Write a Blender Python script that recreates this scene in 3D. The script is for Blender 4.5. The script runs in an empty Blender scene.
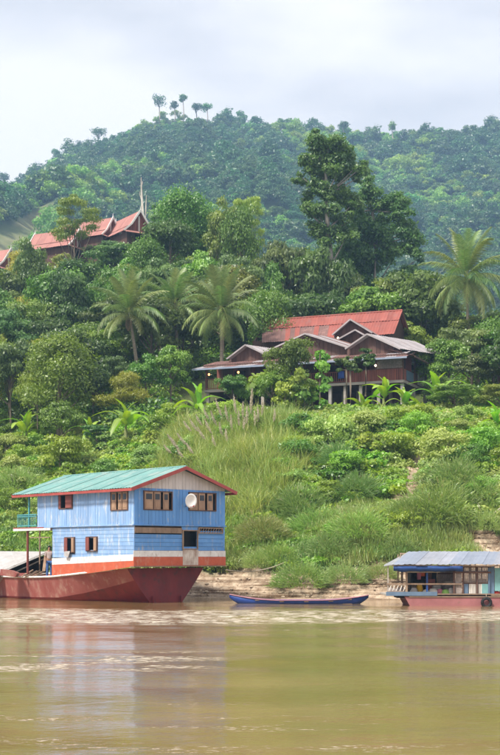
import bpy, math, random
import numpy as np
from mathutils import Vector, Matrix, Euler

sc = bpy.context.scene
COL = sc.collection
R = math.radians
# ------------------------------------------------------------------ camera, sky, sun, exposure
F, CH, YH = 1300.0, 2.4, 555.0            # focal length and horizon row, in pixels of a 500 x 755 picture; eye height
cam_d = bpy.data.cameras.new('camera')
cam = bpy.data.objects.new('camera', cam_d); COL.objects.link(cam)
cam.location = (0, 0, CH); cam.rotation_euler = (R(90), 0, 0)
cam_d.sensor_fit = 'HORIZONTAL'; cam_d.sensor_width = 36; cam_d.lens = 36*F/500
cam_d.shift_y = (YH-377.5)/500
cam_d.clip_start = .1; cam_d.clip_end = 6000
sc.camera = cam

SUN_EL, SUN_AZ = R(54), R(226)            # azimuth clockwise from +Y: the light comes over the left shoulder
world = bpy.data.worlds.new("World"); sc.world = world; world.use_nodes = True
nt = world.node_tree; nt.nodes.clear()
def N(t, ty, **kw):
    n = t.nodes.new(ty)
    for k, v in kw.items(): setattr(n, k, v)
    return n
w_out = N(nt, 'ShaderNodeOutputWorld'); w_bg = N(nt, 'ShaderNodeBackground')
w_sky = N(nt, 'ShaderNodeTexSky', sky_type='NISHITA', sun_disc=False)
w_sky.sun_elevation = SUN_EL; w_sky.sun_rotation = SUN_AZ; w_sky.dust_density = 3; w_sky.air_density = 1
w_tc = N(nt, 'ShaderNodeTexCoord'); w_map = N(nt, 'ShaderNodeMapping'); w_map.inputs['Scale'].default_value = (1, 1, 3.0)
w_no = N(nt, 'ShaderNodeTexNoise'); w_no.inputs['Scale'].default_value = 3.2; w_no.inputs['Detail'].default_value = 6; w_no.inputs['Roughness'].default_value = .5
w_rp = N(nt, 'ShaderNodeValToRGB')
w_rp.color_ramp.elements[0].position = .40; w_rp.color_ramp.elements[0].color = (4.85, 4.72, 4.85, 1)
w_rp.color_ramp.elements[1].position = .58; w_rp.color_ramp.elements[1].color = (6.8, 6.45, 6.3, 1)
w_mx = N(nt, 'ShaderNodeMix', data_type='RGBA'); w_mx.inputs[0].default_value = .93
L = nt.links.new
L(w_tc.outputs['Generated'], w_map.inputs[0]); L(w_map.outputs[0], w_no.inputs['Vector']); L(w_no.outputs['Fac'], w_rp.inputs[0])
L(w_sky.outputs[0], w_mx.inputs[6]); L(w_rp.outputs[0], w_mx.inputs[7]); L(w_mx.outputs[2], w_bg.inputs[0]); L(w_bg.outputs[0], w_out.inputs[0])
w_bg.inputs[1].default_value = .10
sun_d = bpy.data.lights.new('sun', 'SUN'); sun_d.energy = 3.3; sun_d.angle = R(8); sun_d.color = (1, .95, .86)
sun = bpy.data.objects.new('sun', sun_d); COL.objects.link(sun)
sd = Vector((math.sin(SUN_AZ)*math.cos(SUN_EL), math.cos(SUN_AZ)*math.cos(SUN_EL), math.sin(SUN_EL)))
sun.rotation_euler = sd.to_track_quat('Z', 'Y').to_euler()
sc.view_settings.view_transform = 'Standard'; sc.view_settings.look = 'None'
sc.view_settings.exposure = .95; sc.view_settings.gamma = 1; sc.view_settings.use_curve_mapping = False
sc.cycles.use_denoising = True
sc.cycles.max_bounces = 6; sc.cycles.diffuse_bounces = 3; sc.cycles.glossy_bounces = 2; sc.cycles.transmission_bounces = 3
sc.cycles.volume_bounces = 0; sc.cycles.transparent_max_bounces = 6; sc.cycles.caustics_reflective = False; sc.cycles.caustics_refractive = False

# ------------------------------------------------------------------ helpers
def W(px, py, Y): return Vector(((px-250)*Y/F, Y, CH+(YH-py)*Y/F))
def tag(o, label=None, cat=None, group=None, kind=None):
    if label: o['label'] = label
    if cat: o['category'] = cat
    if group: o['group'] = group
    if kind: o['kind'] = kind
    return o
def empty(name, loc=(0, 0, 0), rz=0, **k):
    o = bpy.data.objects.new(name, None); COL.objects.link(o)
    o.location = loc; o.rotation_euler = (0, 0, rz); o.empty_display_size = .2
    return tag(o, **k)
def link(name, me, mat=None, parent=None, **k):
    o = bpy.data.objects.new(name, me); COL.objects.link(o)
    if mat is not None and not me.materials: me.materials.append(mat)
    if parent is not None: o.parent = parent
    return tag(o, **k)
class MB:
    def __init__(s): s.v = []; s.f = []; s.sm = []
    def add(s, vs, fs, smooth=False):
        n = len(s.v); s.v += [tuple(v) for v in vs]; s.f += [tuple(n+i for i in f) for f in fs]; s.sm += [smooth]*len(fs); return s
    def box(s, x0, x1, y0, y1, z0, z1):
        x0, x1 = min(x0, x1), max(x0, x1); y0, y1 = min(y0, y1), max(y0, y1); z0, z1 = min(z0, z1), max(z0, z1)
        return s.add([(x0,y0,z0),(x1,y0,z0),(x1,y1,z0),(x0,y1,z0),(x0,y0,z1),(x1,y0,z1),(x1,y1,z1),(x0,y1,z1)],
              [(0,3,2,1),(4,5,6,7),(0,1,5,4),(1,2,6,5),(2,3,7,6),(3,0,4,7)])
    def slab(s, pts, th):                 # a polygon given thickness along its own normal
        p = [Vector(q) for q in pts]; n = (p[1]-p[0]).cross(p[2]-p[0]).normalized()*th; k = len(p)
        fs = [tuple(range(k)), tuple(range(2*k-1, k-1, -1))] + [(i, i+k, (i+1) % k+k, (i+1) % k) for i in range(k)]
        return s.add(p+[q-n for q in p], fs)
    def tube(s, pts, rad, n=6, cap=True):
        pts = [Vector(p) for p in pts]; m = len(pts)
        rad = [rad]*m if isinstance(rad, (int, float)) else rad
        vs = []; up = Vector((0, 0, 1))
        for i, p in enumerate(pts):
            d = (pts[min(i+1, m-1)]-pts[max(i-1, 0)]).normalized()
            a = d.cross(up)
            if a.length < 1e-3: a = d.cross(Vector((1, 0, 0)))
            a.normalize(); b = d.cross(a)
            for k in range(n):
                t = 2*math.pi*k/n; vs.append(p+(a*math.cos(t)+b*math.sin(t))*rad[i])
        fs = [(i*n+k, i*n+(k+1) % n, (i+1)*n+(k+1) % n, (i+1)*n+k) for i in range(m-1) for k in range(n)]
        s.add(vs, fs, True)
        if cap: s.add([vs[k] for k in range(n)], [tuple(range(n))[::-1]]); s.add([vs[(m-1)*n+k] for k in range(n)], [tuple(range(n))])
        return s
    def bar(s, a, b, w, h=None):          # square section beam
        h = h or w; a = Vector(a); b = Vector(b); d = (b-a).normalized(); r = d.cross(Vector((0, 0, 1)))
        if r.length < 1e-3: r = Vector((1, 0, 0))
        r.normalize(); u = r.cross(d); r *= w/2; u *= h/2
        return s.add([a-r-u, a+r-u, a+r+u, a-r+u, b-r-u, b+r-u, b+r+u, b-r+u], [(0,1,2,3),(7,6,5,4),(0,4,5,1),(1,5,6,2),(2,6,7,3),(3,7,4,0)])
    def mesh(s, name='mesh'):
        me = bpy.data.meshes.new(name); me.from_pydata(s.v, [], s.f)
        me.polygons.foreach_set('use_smooth', s.sm); me.update(); return me
    def build(s, name, mat, parent=None, **k): return link(name, s.mesh(name), mat, parent, **k)

def vnoise(x, y, seed=0):
    x = np.asarray(x, float); y = np.asarray(y, float)
    xi = np.floor(x).astype(np.int64); yi = np.floor(y).astype(np.int64); fx = x-xi; fy = y-yi
    fx = fx*fx*(3-2*fx); fy = fy*fy*(3-2*fy)
    def h(a, b):
        v = (a*374761393 + b*668265263 + seed*974711) & 0xffffffff
        v = ((v ^ (v >> 13))*1274126177) & 0xffffffff
        v = v ^ (v >> 16)
        return (v & 0xffffff)/float(0xffffff)
    return (h(xi, yi)*(1-fx)+h(xi+1, yi)*fx)*(1-fy)+(h(xi, yi+1)*(1-fx)+h(xi+1, yi+1)*fx)*fy
def fbm(x, y, seed=0, o=4):
    s = 0; a = .5
    for i in range(o): s = s+a*(vnoise(x*2**i, y*2**i, seed+i)*2-1); a *= .5
    return s
def npmesh(name, V, Fq, smooth=False, tint=None, attr='tint'):
    me = bpy.data.meshes.new(name); V = np.asarray(V, np.float32); Fq = np.asarray(Fq, np.int32); k = Fq.shape[1]
    me.vertices.add(len(V)); me.vertices.foreach_set('co', V.ravel())
    me.loops.add(Fq.size); me.loops.foreach_set('vertex_index', Fq.ravel())
    me.polygons.add(len(Fq)); me.polygons.foreach_set('loop_start', np.arange(0, Fq.size, k, dtype=np.int32))
    me.polygons.foreach_set('use_smooth', np.full(len(Fq), smooth))
    me.update(calc_edges=True)
    if tint is not None:
        a = me.attributes.new(attr, 'FLOAT', 'POINT'); a.data.foreach_set('value', np.asarray(tint, np.float32))
    return me

# ------------------------------------------------------------------ materials
MATS = {}
def bsdf(name):
    m = bpy.data.materials.new(name); m.use_nodes = True; t = m.node_tree
    b = t.nodes['Principled BSDF']; MATS[name] = m; return m, t, b
def mat(name, c1, c2=None, scale=3.0, rough=.7, bump=.0, stretch=(1, 1, 1), rnd=.12, dirt=None, dscale=1.5, dpos=.55, dwid=.15, metal=0, bscale=None, spec=.4, dstretch=(1, 1, 1)):
    """two tones mixed by noise, stains of their own shape, a small tone change from object to object, fine relief"""
    m, t, b = bsdf(name); l = t.links.new
    c2 = c2 or tuple(x*.7 for x in c1)
    tc = N(t, 'ShaderNodeTexCoord'); oi = N(t, 'ShaderNodeObjectInfo'); mp = N(t, 'ShaderNodeMapping'); mp.inputs['Scale'].default_value = stretch
    ad = N(t, 'ShaderNodeVectorMath', operation='MULTIPLY_ADD'); ad.inputs[1].default_value = (1, 1, 1)
    cb = N(t, 'ShaderNodeCombineXYZ'); mu = N(t, 'ShaderNodeMath', operation='MULTIPLY'); mu.inputs[1].default_value = 37.0 if rnd else 0
    l(oi.outputs['Random'], mu.inputs[0]); l(mu.outputs[0], cb.inputs[0]); l(mu.outputs[0], cb.inputs[2])
    l(tc.outputs['Object'], ad.inputs[0]); l(cb.outputs[0], ad.inputs[2]); l(ad.outputs[0], mp.inputs[0])
    no = N(t, 'ShaderNodeTexNoise'); no.inputs['Scale'].default_value = scale; no.inputs['Detail'].default_value = 5; no.inputs['Roughness'].default_value = .65
    l(mp.outputs[0], no.inputs['Vector'])
    rp = N(t, 'ShaderNodeValToRGB'); rp.color_ramp.elements[0].position = .35; rp.color_ramp.elements[1].position = .65
    rp.color_ramp.elements[0].color = (*c2, 1); rp.color_ramp.elements[1].color = (*c1, 1); l(no.outputs['Fac'], rp.inputs[0])
    out = rp.outputs[0]
    if dirt:
        mp2 = N(t, 'ShaderNodeMapping'); mp2.inputs['Scale'].default_value = dstretch; l(tc.outputs['Object'], mp2.inputs[0])
        n2 = N(t, 'ShaderNodeTexNoise'); n2.inputs['Scale'].default_value = dscale; n2.inputs['Detail'].default_value = 7; n2.inputs['Roughness'].default_value = .7
        l(mp2.outputs[0], n2.inputs['Vector'])
        r2 = N(t, 'ShaderNodeValToRGB'); r2.color_ramp.elements[0].position = dpos; r2.color_ramp.elements[1].position = dpos+dwid
        l(n2.outputs['Fac'], r2.inputs[0])
        mx = N(t, 'ShaderNodeMix', data_type='RGBA'); l(r2.outputs[0], mx.inputs[0]); l(out, mx.inputs[6]); mx.inputs[7].default_value = (*dirt, 1); out = mx.outputs[2]
    if rnd:
        hs = N(t, 'ShaderNodeHueSaturation'); mr = N(t, 'ShaderNodeMapRange'); mr.inputs['To Min'].default_value = 1-rnd; mr.inputs['To Max'].default_value = 1+rnd
        l(oi.outputs['Random'], mr.inputs[0]); l(mr.outputs[0], hs.inputs['Value']); l(out, hs.inputs['Color']); out = hs.outputs[0]
    l(out, b.inputs['Base Color']); b.inputs['Roughness'].default_value = rough; b.inputs['Metallic'].default_value = metal
    b.inputs['Specular IOR Level'].default_value = spec
    if bump:
        n3 = N(t, 'ShaderNodeTexNoise'); n3.inputs['Scale'].default_value = bscale or scale*3; n3.inputs['Detail'].default_value = 4; l(mp.outputs[0], n3.inputs['Vector'])
        bp = N(t, 'ShaderNodeBump'); bp.inputs['Strength'].default_value = 1; bp.inputs['Distance'].default_value = bump
        l(n3.outputs['Fac'], bp.inputs['Height']); l(bp.outputs[0], b.inputs['Normal'])
    return m
def leafmat(name, c1, c2, trans=.35, hue=.03, val=.22, rough=.42, third=None):
    """c1..c2 by the leaf's own random tint; a small change from plant to plant; light comes through"""
    m, t, b = bsdf(name); l = t.links.new
    at = N(t, 'ShaderNodeAttribute', attribute_name='tint'); rp = N(t, 'ShaderNodeValToRGB')
    rp.color_ramp.elements[0].color = (*c1, 1); rp.color_ramp.elements[1].color = (*c2, 1)
    if third: e = rp.color_ramp.elements.new(.93); e.color = (*c2, 1); rp.color_ramp.elements[-1].color = (*third, 1)
    l(at.outputs['Fac'], rp.inputs[0])
    oi = N(t, 'ShaderNodeObjectInfo'); hs = N(t, 'ShaderNodeHueSaturation')
    for sock, a, k in (('Value', val, 1.0), ('Hue', hue, 7.31)):
        mr = N(t, 'ShaderNodeMapRange'); c = 1 if sock == 'Value' else .5
        mr.inputs['To Min'].default_value = c-a; mr.inputs['To Max'].default_value = c+a
        mm = N(t, 'ShaderNodeMath', operation='MULTIPLY'); mm.inputs[1].default_value = k; fr = N(t, 'ShaderNodeMath', operation='FRACT')
        l(oi.outputs['Random'], mm.inputs[0]); l(mm.outputs[0], fr.inputs[0]); l(fr.outputs[0], mr.inputs[0]); l(mr.outputs[0], hs.inputs[sock])
    l(rp.outputs[0], hs.inputs['Color']); l(hs.outputs[0], b.inputs['Base Color'])
    b.inputs['Roughness'].default_value = rough; b.inputs['Specular IOR Level'].default_value = .55
    tr = N(t, 'ShaderNodeBsdfTranslucent'); h2 = N(t, 'ShaderNodeHueSaturation'); h2.inputs['Saturation'].default_value = 1.15; h2.inputs['Value'].default_value = 1.3
    l(hs.outputs[0], h2.inputs['Color']); l(h2.outputs[0], tr.inputs[0])
    ms = N(t, 'ShaderNodeMixShader'); ms.inputs[0].default_value = trans; l(b.outputs[0], ms.inputs[1]); l(tr.outputs[0], ms.inputs[2])
    l(ms.outputs[0], t.nodes['Material Output'].inputs[0]); return m
M = MATS
leafmat('leaf_mid', (0.092, 0.177, 0.026), (0.209, 0.325, 0.053))
leafmat('leaf_dark', (0.052, 0.109, 0.024), (0.131, 0.215, 0.042))
leafmat('leaf_bright', (0.138, 0.253, 0.030), (0.322, 0.440, 0.072))
leafmat('leaf_olive', (0.126, 0.186, 0.033), (0.236, 0.308, 0.059), third=(.22, .16, .06))
leafmat('leaf_blue', (0.076, 0.140, 0.040), (0.182, 0.268, 0.072))
leafmat('leaf_yellow', (0.203, 0.250, 0.027), (0.378, 0.405, 0.061))
leafmat('vine', (0.169, 0.307, 0.037), (0.351, 0.507, 0.077), trans=.4)
leafmat('vine_pale', (0.232, 0.326, 0.078), (0.412, 0.508, 0.146), trans=.4)
leafmat('grass', (0.182, 0.289, 0.060), (0.374, 0.473, 0.140), trans=.35, third=(.38, .34, .14))
leafmat('grass_cool', (.150, .280, .065), (.310, .440, .150), trans=.35, third=(.42, .42, .24))
leafmat('grass_pale', (0.240, 0.330, 0.090), (0.430, 0.490, 0.190), trans=.35, third=(.48, .40, .22))
leafmat('reed_green', (0.228, 0.326, 0.074), (0.457, 0.502, 0.161), trans=.35, third=(.50, .42, .20))
leafmat('palm_green', (0.111, 0.192, 0.048), (0.351, 0.426, 0.144), trans=.25, rough=.45, third=(.40, .32, .12))
leafmat('banana_green', (0.168, 0.336, 0.039), (0.336, 0.515, 0.078), trans=.4, rough=.45)
leafmat('plume', (0.40, 0.34, 0.25), (0.60, 0.52, 0.40), trans=.3, hue=.006, val=.1)
leafmat('far_mid', (0.083, 0.216, 0.048), (0.187, 0.356, 0.067), hue=.035, val=.4)
leafmat('far_bright', (0.190, 0.350, 0.050), (0.330, 0.470, 0.090), hue=.03, val=.3)
leafmat('far_dark', (0.037, 0.099, 0.036), (0.093, 0.200, 0.058), hue=.03, val=.3)
mat('bark', (.22, .18, .13), (.12, .09, .065), 4, .9, .02, (1, 1, .3))
mat('bark_pale', (.50, .46, .38), (.30, .26, .20), 3, .9, .02, (1, 1, .3))
mat('palm_bark', (.30, .25, .19), (.17, .14, .10), 6, .9, .02, (.4, .4, 3))
# ------------------------------------------------------------------ the lie of the land
TX = [-90, -40, -16, -9, -2.8, 2.7, 8, 13, 40, 90]; TY = [110, 96, 84, 78, 73.5, 71.5, 69.5, 68.5, 64, 60]
def toe(X): return np.interp(X, TX, TY)
def smooth(a, b, x): t = np.clip((x-a)/(b-a), 0, 1); return t*t*(3-2*t)
def ground(X, Y, lumps=True):
    X = np.asarray(X, float); Y = np.asarray(Y, float); t = Y-toe(X)
    t = t + .5*fbm(X*.5, Y*.15, 5, 3)*smooth(-1, 3, t)
    zl = np.interp(t, [-60, -4, 0, 4.2, 26, 33, 41, 60, 100, 125, 170, 240, 400], [-3, -1.2, 0, 1.75, 11.8, 14, 16.5, 24, 43.5, 45, 38, 30, 32])
    zr = np.interp(t, [-60, -4, 0, 4.2, 26, 36, 50, 60, 105, 140, 170, 240, 400], [-3, -1.2, 0, 1.75, 11.8, 14.2, 16, 18.5, 25, 24, 20, 22, 28])
    w = smooth(-13, 10, X-(Y-140)*.03)
    z = zl*(1-w)+zr*w
    # mud terraces cut by the falling river
    ts = np.clip(t, 0, 4.6); k = ts/4.6*7+.9*fbm(X*.10, Y*.03, 9, 2)+.15*fbm(X*1.1, Y*.3, 19, 2); st = (np.floor(k)+smooth(.72, .98, k-np.floor(k)))/7*1.9
    m = smooth(0, .5, t)*(1-smooth(4.0, 5.2, t)); z = z*(1-m)+np.maximum(st, 0)*m
    if lumps:
        g = smooth(4.5, 8, t); z = z+g*(1-.85*smooth(20, 29, t))*(1.5*fbm(X*.26, Y*.26, 21, 3)+.5*(1-np.abs(fbm(X*.7, Y*.7, 31, 2))*2)*(1-smooth(30, 45, t)))
        z = z+smooth(45, 60, t)*2.0*fbm(X*.06, Y*.06, 3, 3)
        z = z+.06*fbm(X*2.2, Y*2.2, 41, 3)*smooth(0, 1, t)
    return z
def gz(X, Y): return float(ground(np.array([X]), np.array([Y]))[0])
_YS = np.arange(58, 260, .12)
def hit(px, py, y0=58):
    """where the ray through a pixel first meets the bank or hillside"""
    ys = _YS[_YS >= y0]; X = (px-250)*ys/F; z = CH+(YH-py)*ys/F; g = ground(X, ys)
    i = np.argmax(g >= z)
    if not (g >= z).any(): i = len(ys)-1
    return Vector((X[i], ys[i], g[i]))
def px_of(X, Y, z=None):
    return (250+F*X/Y, None if z is None else YH-(z-CH)*F/Y)

PATH = [(403, 500), (407, 492), (411, 484), (415, 474), (419, 466), (421, 458)]
PATHW = [hit(*p) for p in PATH]
def path_dist(X, Y):
    d = np.full(np.shape(X), 1e9)
    for a, b in zip(PATHW[:-1], PATHW[1:]):
        ax, ay, bx, by = a.x, a.y, b.x, b.y; ux, uy = bx-ax, by-ay; q = ux*ux+uy*uy+1e-9
        s = np.clip(((X-ax)*ux+(Y-ay)*uy)/q, 0, 1); d = np.minimum(d, np.hypot(X-ax-s*ux, Y-ay-s*uy))
    return d
def bare(X, Y):
    """1 where the bank is bare mud, 0 where it is overgrown"""
    t = Y-toe(X); px = 250+F*X/Y
    edge = 5.0+1.1*fbm(X*.45, Y*.3, 61, 3)*2 - 1.6*np.exp(-((px-300)/28)**2) - 1.3*np.exp(-((px-360)/22)**2)
    edge = edge - 3.0*smooth(2, -14, X)*.6
    b = 1-smooth(edge-.3, edge+.4, t)
    patch = smooth(425, 445, px)*smooth(5.0, 5.6, t)*(1-smooth(8.0, 9.5, t))*smooth(.38, .5, vnoise(X*.6, Y*.5, 71))
    strip = np.exp(-((px-325)/26)**2)*smooth(4.6, 5.0, t)*(1-smooth(5.3, 6.0, t))
    b = np.maximum(np.maximum(b, patch), strip*.9)
    return np.maximum(b, 1-smooth(.45, .85, path_dist(X, Y)))

def fan(name, px, Y, zf, mat_, attr=None, **k):
    PX, YY = np.meshgrid(px, Y); X = (PX-250)*YY/F; Z = zf(X, YY)
    V = np.stack([X.ravel(), YY.ravel(), Z.ravel()], 1); n = len(px); m = len(Y)
    i = np.arange(n-1)[None, :]+np.arange(m-1)[:, None]*n; i = i.ravel()
    me = npmesh(name, V, np.stack([i, i+1, i+n+1, i+n], 1), True, None if attr is None else attr(X, YY).ravel(), 'mask')
    return link(name, me, mat_, **k)

# ground material: pale layered mud where bare, dark leafy soil elsewhere
def groundmat():
    m, t, b = bsdf('bank_soil'); l = t.links.new
    at = N(t, 'ShaderNodeAttribute', attribute_name='mask'); tc = N(t, 'ShaderNodeTexCoord')
    n1 = N(t, 'ShaderNodeTexNoise'); n1.inputs['Scale'].default_value = 1.6; n1.inputs['Detail'].default_value = 8; n1.inputs['Roughness'].default_value = .7; l(tc.outputs['Object'], n1.inputs['Vector'])
    mp = N(t, 'ShaderNodeMapping'); mp.inputs['Scale'].default_value = (.12, .12, 4.2); l(tc.outputs['Object'], mp.inputs[0])
    n2 = N(t, 'ShaderNodeTexNoise'); n2.inputs['Scale'].default_value = 1.7; n2.inputs['Detail'].default_value = 5; l(mp.outputs[0], n2.inputs['Vector'])
    r1 = N(t, 'ShaderNodeValToRGB'); E = r1.color_ramp.elements; E[0].position = .33; E[0].color = (.20, .125, .075, 1); E[1].position = .62; E[1].color = (.56, .44, .32, 1)
    r2 = N(t, 'ShaderNodeValToRGB'); E = r2.color_ramp.elements; E[0].position = .38; E[0].color = (.30, .24, .19, 1); E[1].position = .55; E[1].color = (1, 1, 1, 1)
    l(n1.outputs['Fac'], r1.inputs[0]); l(n2.outputs['Fac'], r2.inputs[0])
    mu = N(t, 'ShaderNodeMix', data_type='RGBA', blend_type='MULTIPLY'); mu.inputs[0].default_value = 1; l(r1.outputs[0], mu.inputs[6]); l(r2.outputs[0], mu.inputs[7])
    r3 = N(t, 'ShaderNodeValToRGB'); E = r3.color_ramp.elements; E[0].color = (.055, .075, .025, 1); E[1].color = (.11, .13, .04, 1); l(n1.outputs['Fac'], r3.inputs[0])
    mx = N(t, 'ShaderNodeMix', data_type='RGBA'); l(at.outputs['Fac'], mx.inputs[0]); l(r3.outputs[0], mx.inputs[6]); l(mu.outputs[2], mx.inputs[7])
    l(mx.outputs[2], b.inputs['Base Color']); b.inputs['Roughness'].default_value = .9; b.inputs['Specular IOR Level'].default_value = .2
    n4 = N(t, 'ShaderNodeTexNoise'); n4.inputs['Scale'].default_value = 7; n4.inputs['Detail'].default_value = 6; l(tc.outputs['Object'], n4.inputs['Vector'])
    bp = N(t, 'ShaderNodeBump'); bp.inputs['Distance'].default_value = .12; l(n4.outputs['Fac'], bp.inputs['Height']); l(bp.outputs[0], b.inputs['Normal'])
groundmat()
ys = np.concatenate([np.arange(55, 86, .14), np.arange(86, 130, .6), np.arange(130, 331, 2.5)])
fan('river_bank', np.arange(-330, 831, 3.0), ys, ground, M['bank_soil'], bare, kind='structure')

# the mountain
RX = [-400, -150, 0, 20, 50, 75, 100, 130, 155, 200, 240, 300, 340, 400, 450, 500, 560, 700, 900]
RY = [304, 245, 197, 193, 174, 157, 149, 136, 126, 121, 128, 133, 139, 140, 139, 135, 132, 130, 155]
YC = 1000.0
def mount(X, Y):
    X = np.asarray(X, float); Y = np.asarray(Y, float); px = 250+F*X/YC*1.0
    zc = CH+(YH-np.interp(px, RX, RY))*YC/F
    s = (Y-330)/(YC-330); base = 24+6*fbm(X*.01, Y*.01, 2, 2)
    rise = np.where(s < 1, np.clip(s, 0, 1)**1.15, 1-(s-1)*1.0)
    z = base+(zc-base)*rise
    rid = fbm(X*.011+7, Y*.006, 77, 4)*2
    z = z+rid*24*np.clip(s*2.2, 0, 1)*np.clip((1-s)*3.0, 0, 1)+fbm(X*.03, Y*.03, 78, 3)*9*np.clip(s*3, 0, 1)
    # spur with the open field on the left
    z = z+34*np.exp(-((X+118)/46)**2-((Y-560)/110)**2)
    return np.where(Y < 330, base, z)
def field(X, Y):
    px = 250+F*X/Y; py = YH-(mount(X, Y)-CH)*F/Y
    lim = 229-(px)*.52
    n = 7*fbm(px*.07, py*.07, 5, 3)
    return smooth(0, 2.5, py-lim-n)*smooth(0, 3, (lim+50-px*.25)-py)*(1-smooth(50, 60, px+n))*(Y < 760)
def mountmat():
    m, t, b = bsdf('mountain_soil'); l = t.links.new
    at = N(t, 'ShaderNodeAttribute', attribute_name='mask'); tc = N(t, 'ShaderNodeTexCoord')
    n1 = N(t, 'ShaderNodeTexNoise'); n1.inputs['Scale'].default_value = .06; n1.inputs['Detail'].default_value = 8; l(tc.outputs['Object'], n1.inputs['Vector'])
    r1 = N(t, 'ShaderNodeValToRGB'); E = r1.color_ramp.elements; E[0].position = .35; E[0].color = (.10, .13, .04, 1); E[1].position = .62; E[1].color = (.27, .24, .12, 1)
    r2 = N(t, 'ShaderNodeValToRGB'); E = r2.color_ramp.elements; E[0].color = (.03, .06, .02, 1); E[1].color = (.07, .11, .035, 1)
    l(n1.outputs['Fac'], r1.inputs[0]); l(n1.outputs['Fac'], r2.inputs[0])
    mx = N(t, 'ShaderNodeMix', data_type='RGBA'); l(at.outputs['Fac'], mx.inputs[0]); l(r2.outputs[0], mx.inputs[6]); l(r1.outputs[0], mx.inputs[7])
    l(mx.outputs[2], b.inputs['Base Color']); b.inputs['Roughness'].default_value = .95
mountmat()
fan('mountain', np.arange(-300, 801, 5.0), np.concatenate([np.arange(329, 1010, 8), np.arange(1010, 1400, 30)]), mount, M['mountain_soil'], field, kind='structure')

# ------------------------------------------------------------------ the river: real swell as geometry, fine ripples in the relief
def watermat():
    m, t, b = bsdf('river_water'); l = t.links.new
    tc = N(t, 'ShaderNodeTexCoord')
    def noise(sc_, st, d=4, r=.55, w=0):
        mp = N(t, 'ShaderNodeMapping'); mp.inputs['Scale'].default_value = st; l(tc.outputs['Object'], mp.inputs[0])
        n = N(t, 'ShaderNodeTexNoise'); n.inputs['Scale'].default_value = sc_; n.inputs['Detail'].default_value = d; n.inputs['Roughness'].default_value = r; n.inputs['Distortion'].default_value = w
        l(mp.outputs[0], n.inputs['Vector']); return n.outputs['Fac']
    def ramp(x, a, b_, c=0, d=1):
        mr = N(t, 'ShaderNodeMapRange', interpolation_type='SMOOTHSTEP'); mr.inputs['From Min'].default_value = a; mr.inputs['From Max'].default_value = b_
        mr.inputs['To Min'].default_value = c; mr.inputs['To Max'].default_value = d; l(x, mr.inputs[0]); return mr.outputs[0]
    def mth(op, a, b_):
        n = N(t, 'ShaderNodeMath', operation=op)
        for i, v in enumerate((a, b_)):
            if isinstance(v, (int, float)): n.inputs[i].default_value = v
            else: l(v, n.inputs[i])
        return n.outputs[0]
    sx = N(t, 'ShaderNodeSeparateXYZ'); l(tc.outputs['Object'], sx.inputs[0]); Y = sx.outputs['Y']; X = sx.outputs['X']
    # band of broken water (a boat's wash), sky glitter painted pale, and foamy lines
    wob = mth('MULTIPLY', noise(.08, (1, 1, 1), 3), 10); Yw = mth('ADD', Y, mth('SUBTRACT', wob, 5))
    band = mth('MULTIPLY', ramp(Yw, 44, 48), ramp(Yw, 54, 60, 1, 0))
    edge2 = mth('MULTIPLY', ramp(Yw, 38, 41), ramp(Yw, 42, 46, 1, 0))
    streak = noise(2.2, (.6, 1.0, 1), 9, .75, .5)
    f1 = mth('MULTIPLY', band, mth('MULTIPLY', ramp(streak, .45, .60), .8)); f1 = mth('MAXIMUM', f1, mth('MULTIPLY', edge2, mth('MULTIPLY', ramp(streak, .60, .66), .5)))
    line = noise(.6, (.4, 1.6, 1), 6, .65, .5); fleck = noise(10.0, (.6, 1.2, 1), 5, .75)
    near = mth('MULTIPLY', ramp(Y, 14, 17), ramp(Y, 19, 23, 1, 0))
    f2 = mth('MULTIPLY', mth('MULTIPLY', near, ramp(line, .53, .66)), mth('MULTIPLY', ramp(fleck, .54, .64), .9))
    mid = mth('MULTIPLY', ramp(Y, 26, 27.5), ramp(Y, 31, 34, 1, 0)); leftm = ramp(X, -1.6, .2, 1, 0)
    f3 = mth('MULTIPLY', mth('MULTIPLY', mid, leftm), mth('MULTIPLY', ramp(line, .50, .57), ramp(noise(7, (.5, 1.3, 1), 6, .75), .47, .60)))
    foam_glint = mth('MAXIMUM', f1, mth('MAXIMUM', f2, mth('MULTIPLY', f3, .8)))
    silt = N(t, 'ShaderNodeValToRGB'); E = silt.color_ramp.elements; E[0].position = .35; E[0].color = (.185, .122, .044, 1); E[1].position = .65; E[1].color = (.262, .178, .084, 1)
    l(noise(.12, (1, 1.6, 1), 5), silt.inputs[0])
    mx = N(t, 'ShaderNodeMix', data_type='RGBA'); l(foam_glint, mx.inputs[0]); l(silt.outputs[0], mx.inputs[6]); mx.inputs[7].default_value = (.66, .58, .48, 1)
    l(mx.outputs[2], b.inputs['Base Color'])
    l(mth('ADD', .045, mth('MULTIPLY', foam_glint, .6)), b.inputs['Roughness']); b.inputs['IOR'].default_value = 1.5
    h = mth('ADD', mth('ADD', noise(1.6, (.8, 1.2, 1), 5, .6, .3), mth('MULTIPLY', noise(6.5, (.7, 1.3, 1), 4, .6, .2), .22)), mth('MULTIPLY', foam_glint, .35))
    bp = N(t, 'ShaderNodeBump'); bp.inputs['Strength'].default_value = 1; bp.inputs['Distance'].default_value = .012
    l(h, bp.inputs['Height']); l(bp.outputs[0], b.inputs['Normal'])
watermat()
def waves(X, Y):
    return .008*np.sin(Y*1.5+.5*X+2*fbm(X*.15, Y*.15, 1, 2))+.022*fbm(X*.4, Y*.8, 12, 3)*(1+1.0*np.exp(-((Y-50)/8)**2)) - .012
fan('river_water', np.arange(-330, 831, 5.0), np.concatenate([1.5*1.014**np.arange(0, 290), np.arange(86, 118, 2)]), waves, M['river_water'], kind='structure')

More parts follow.
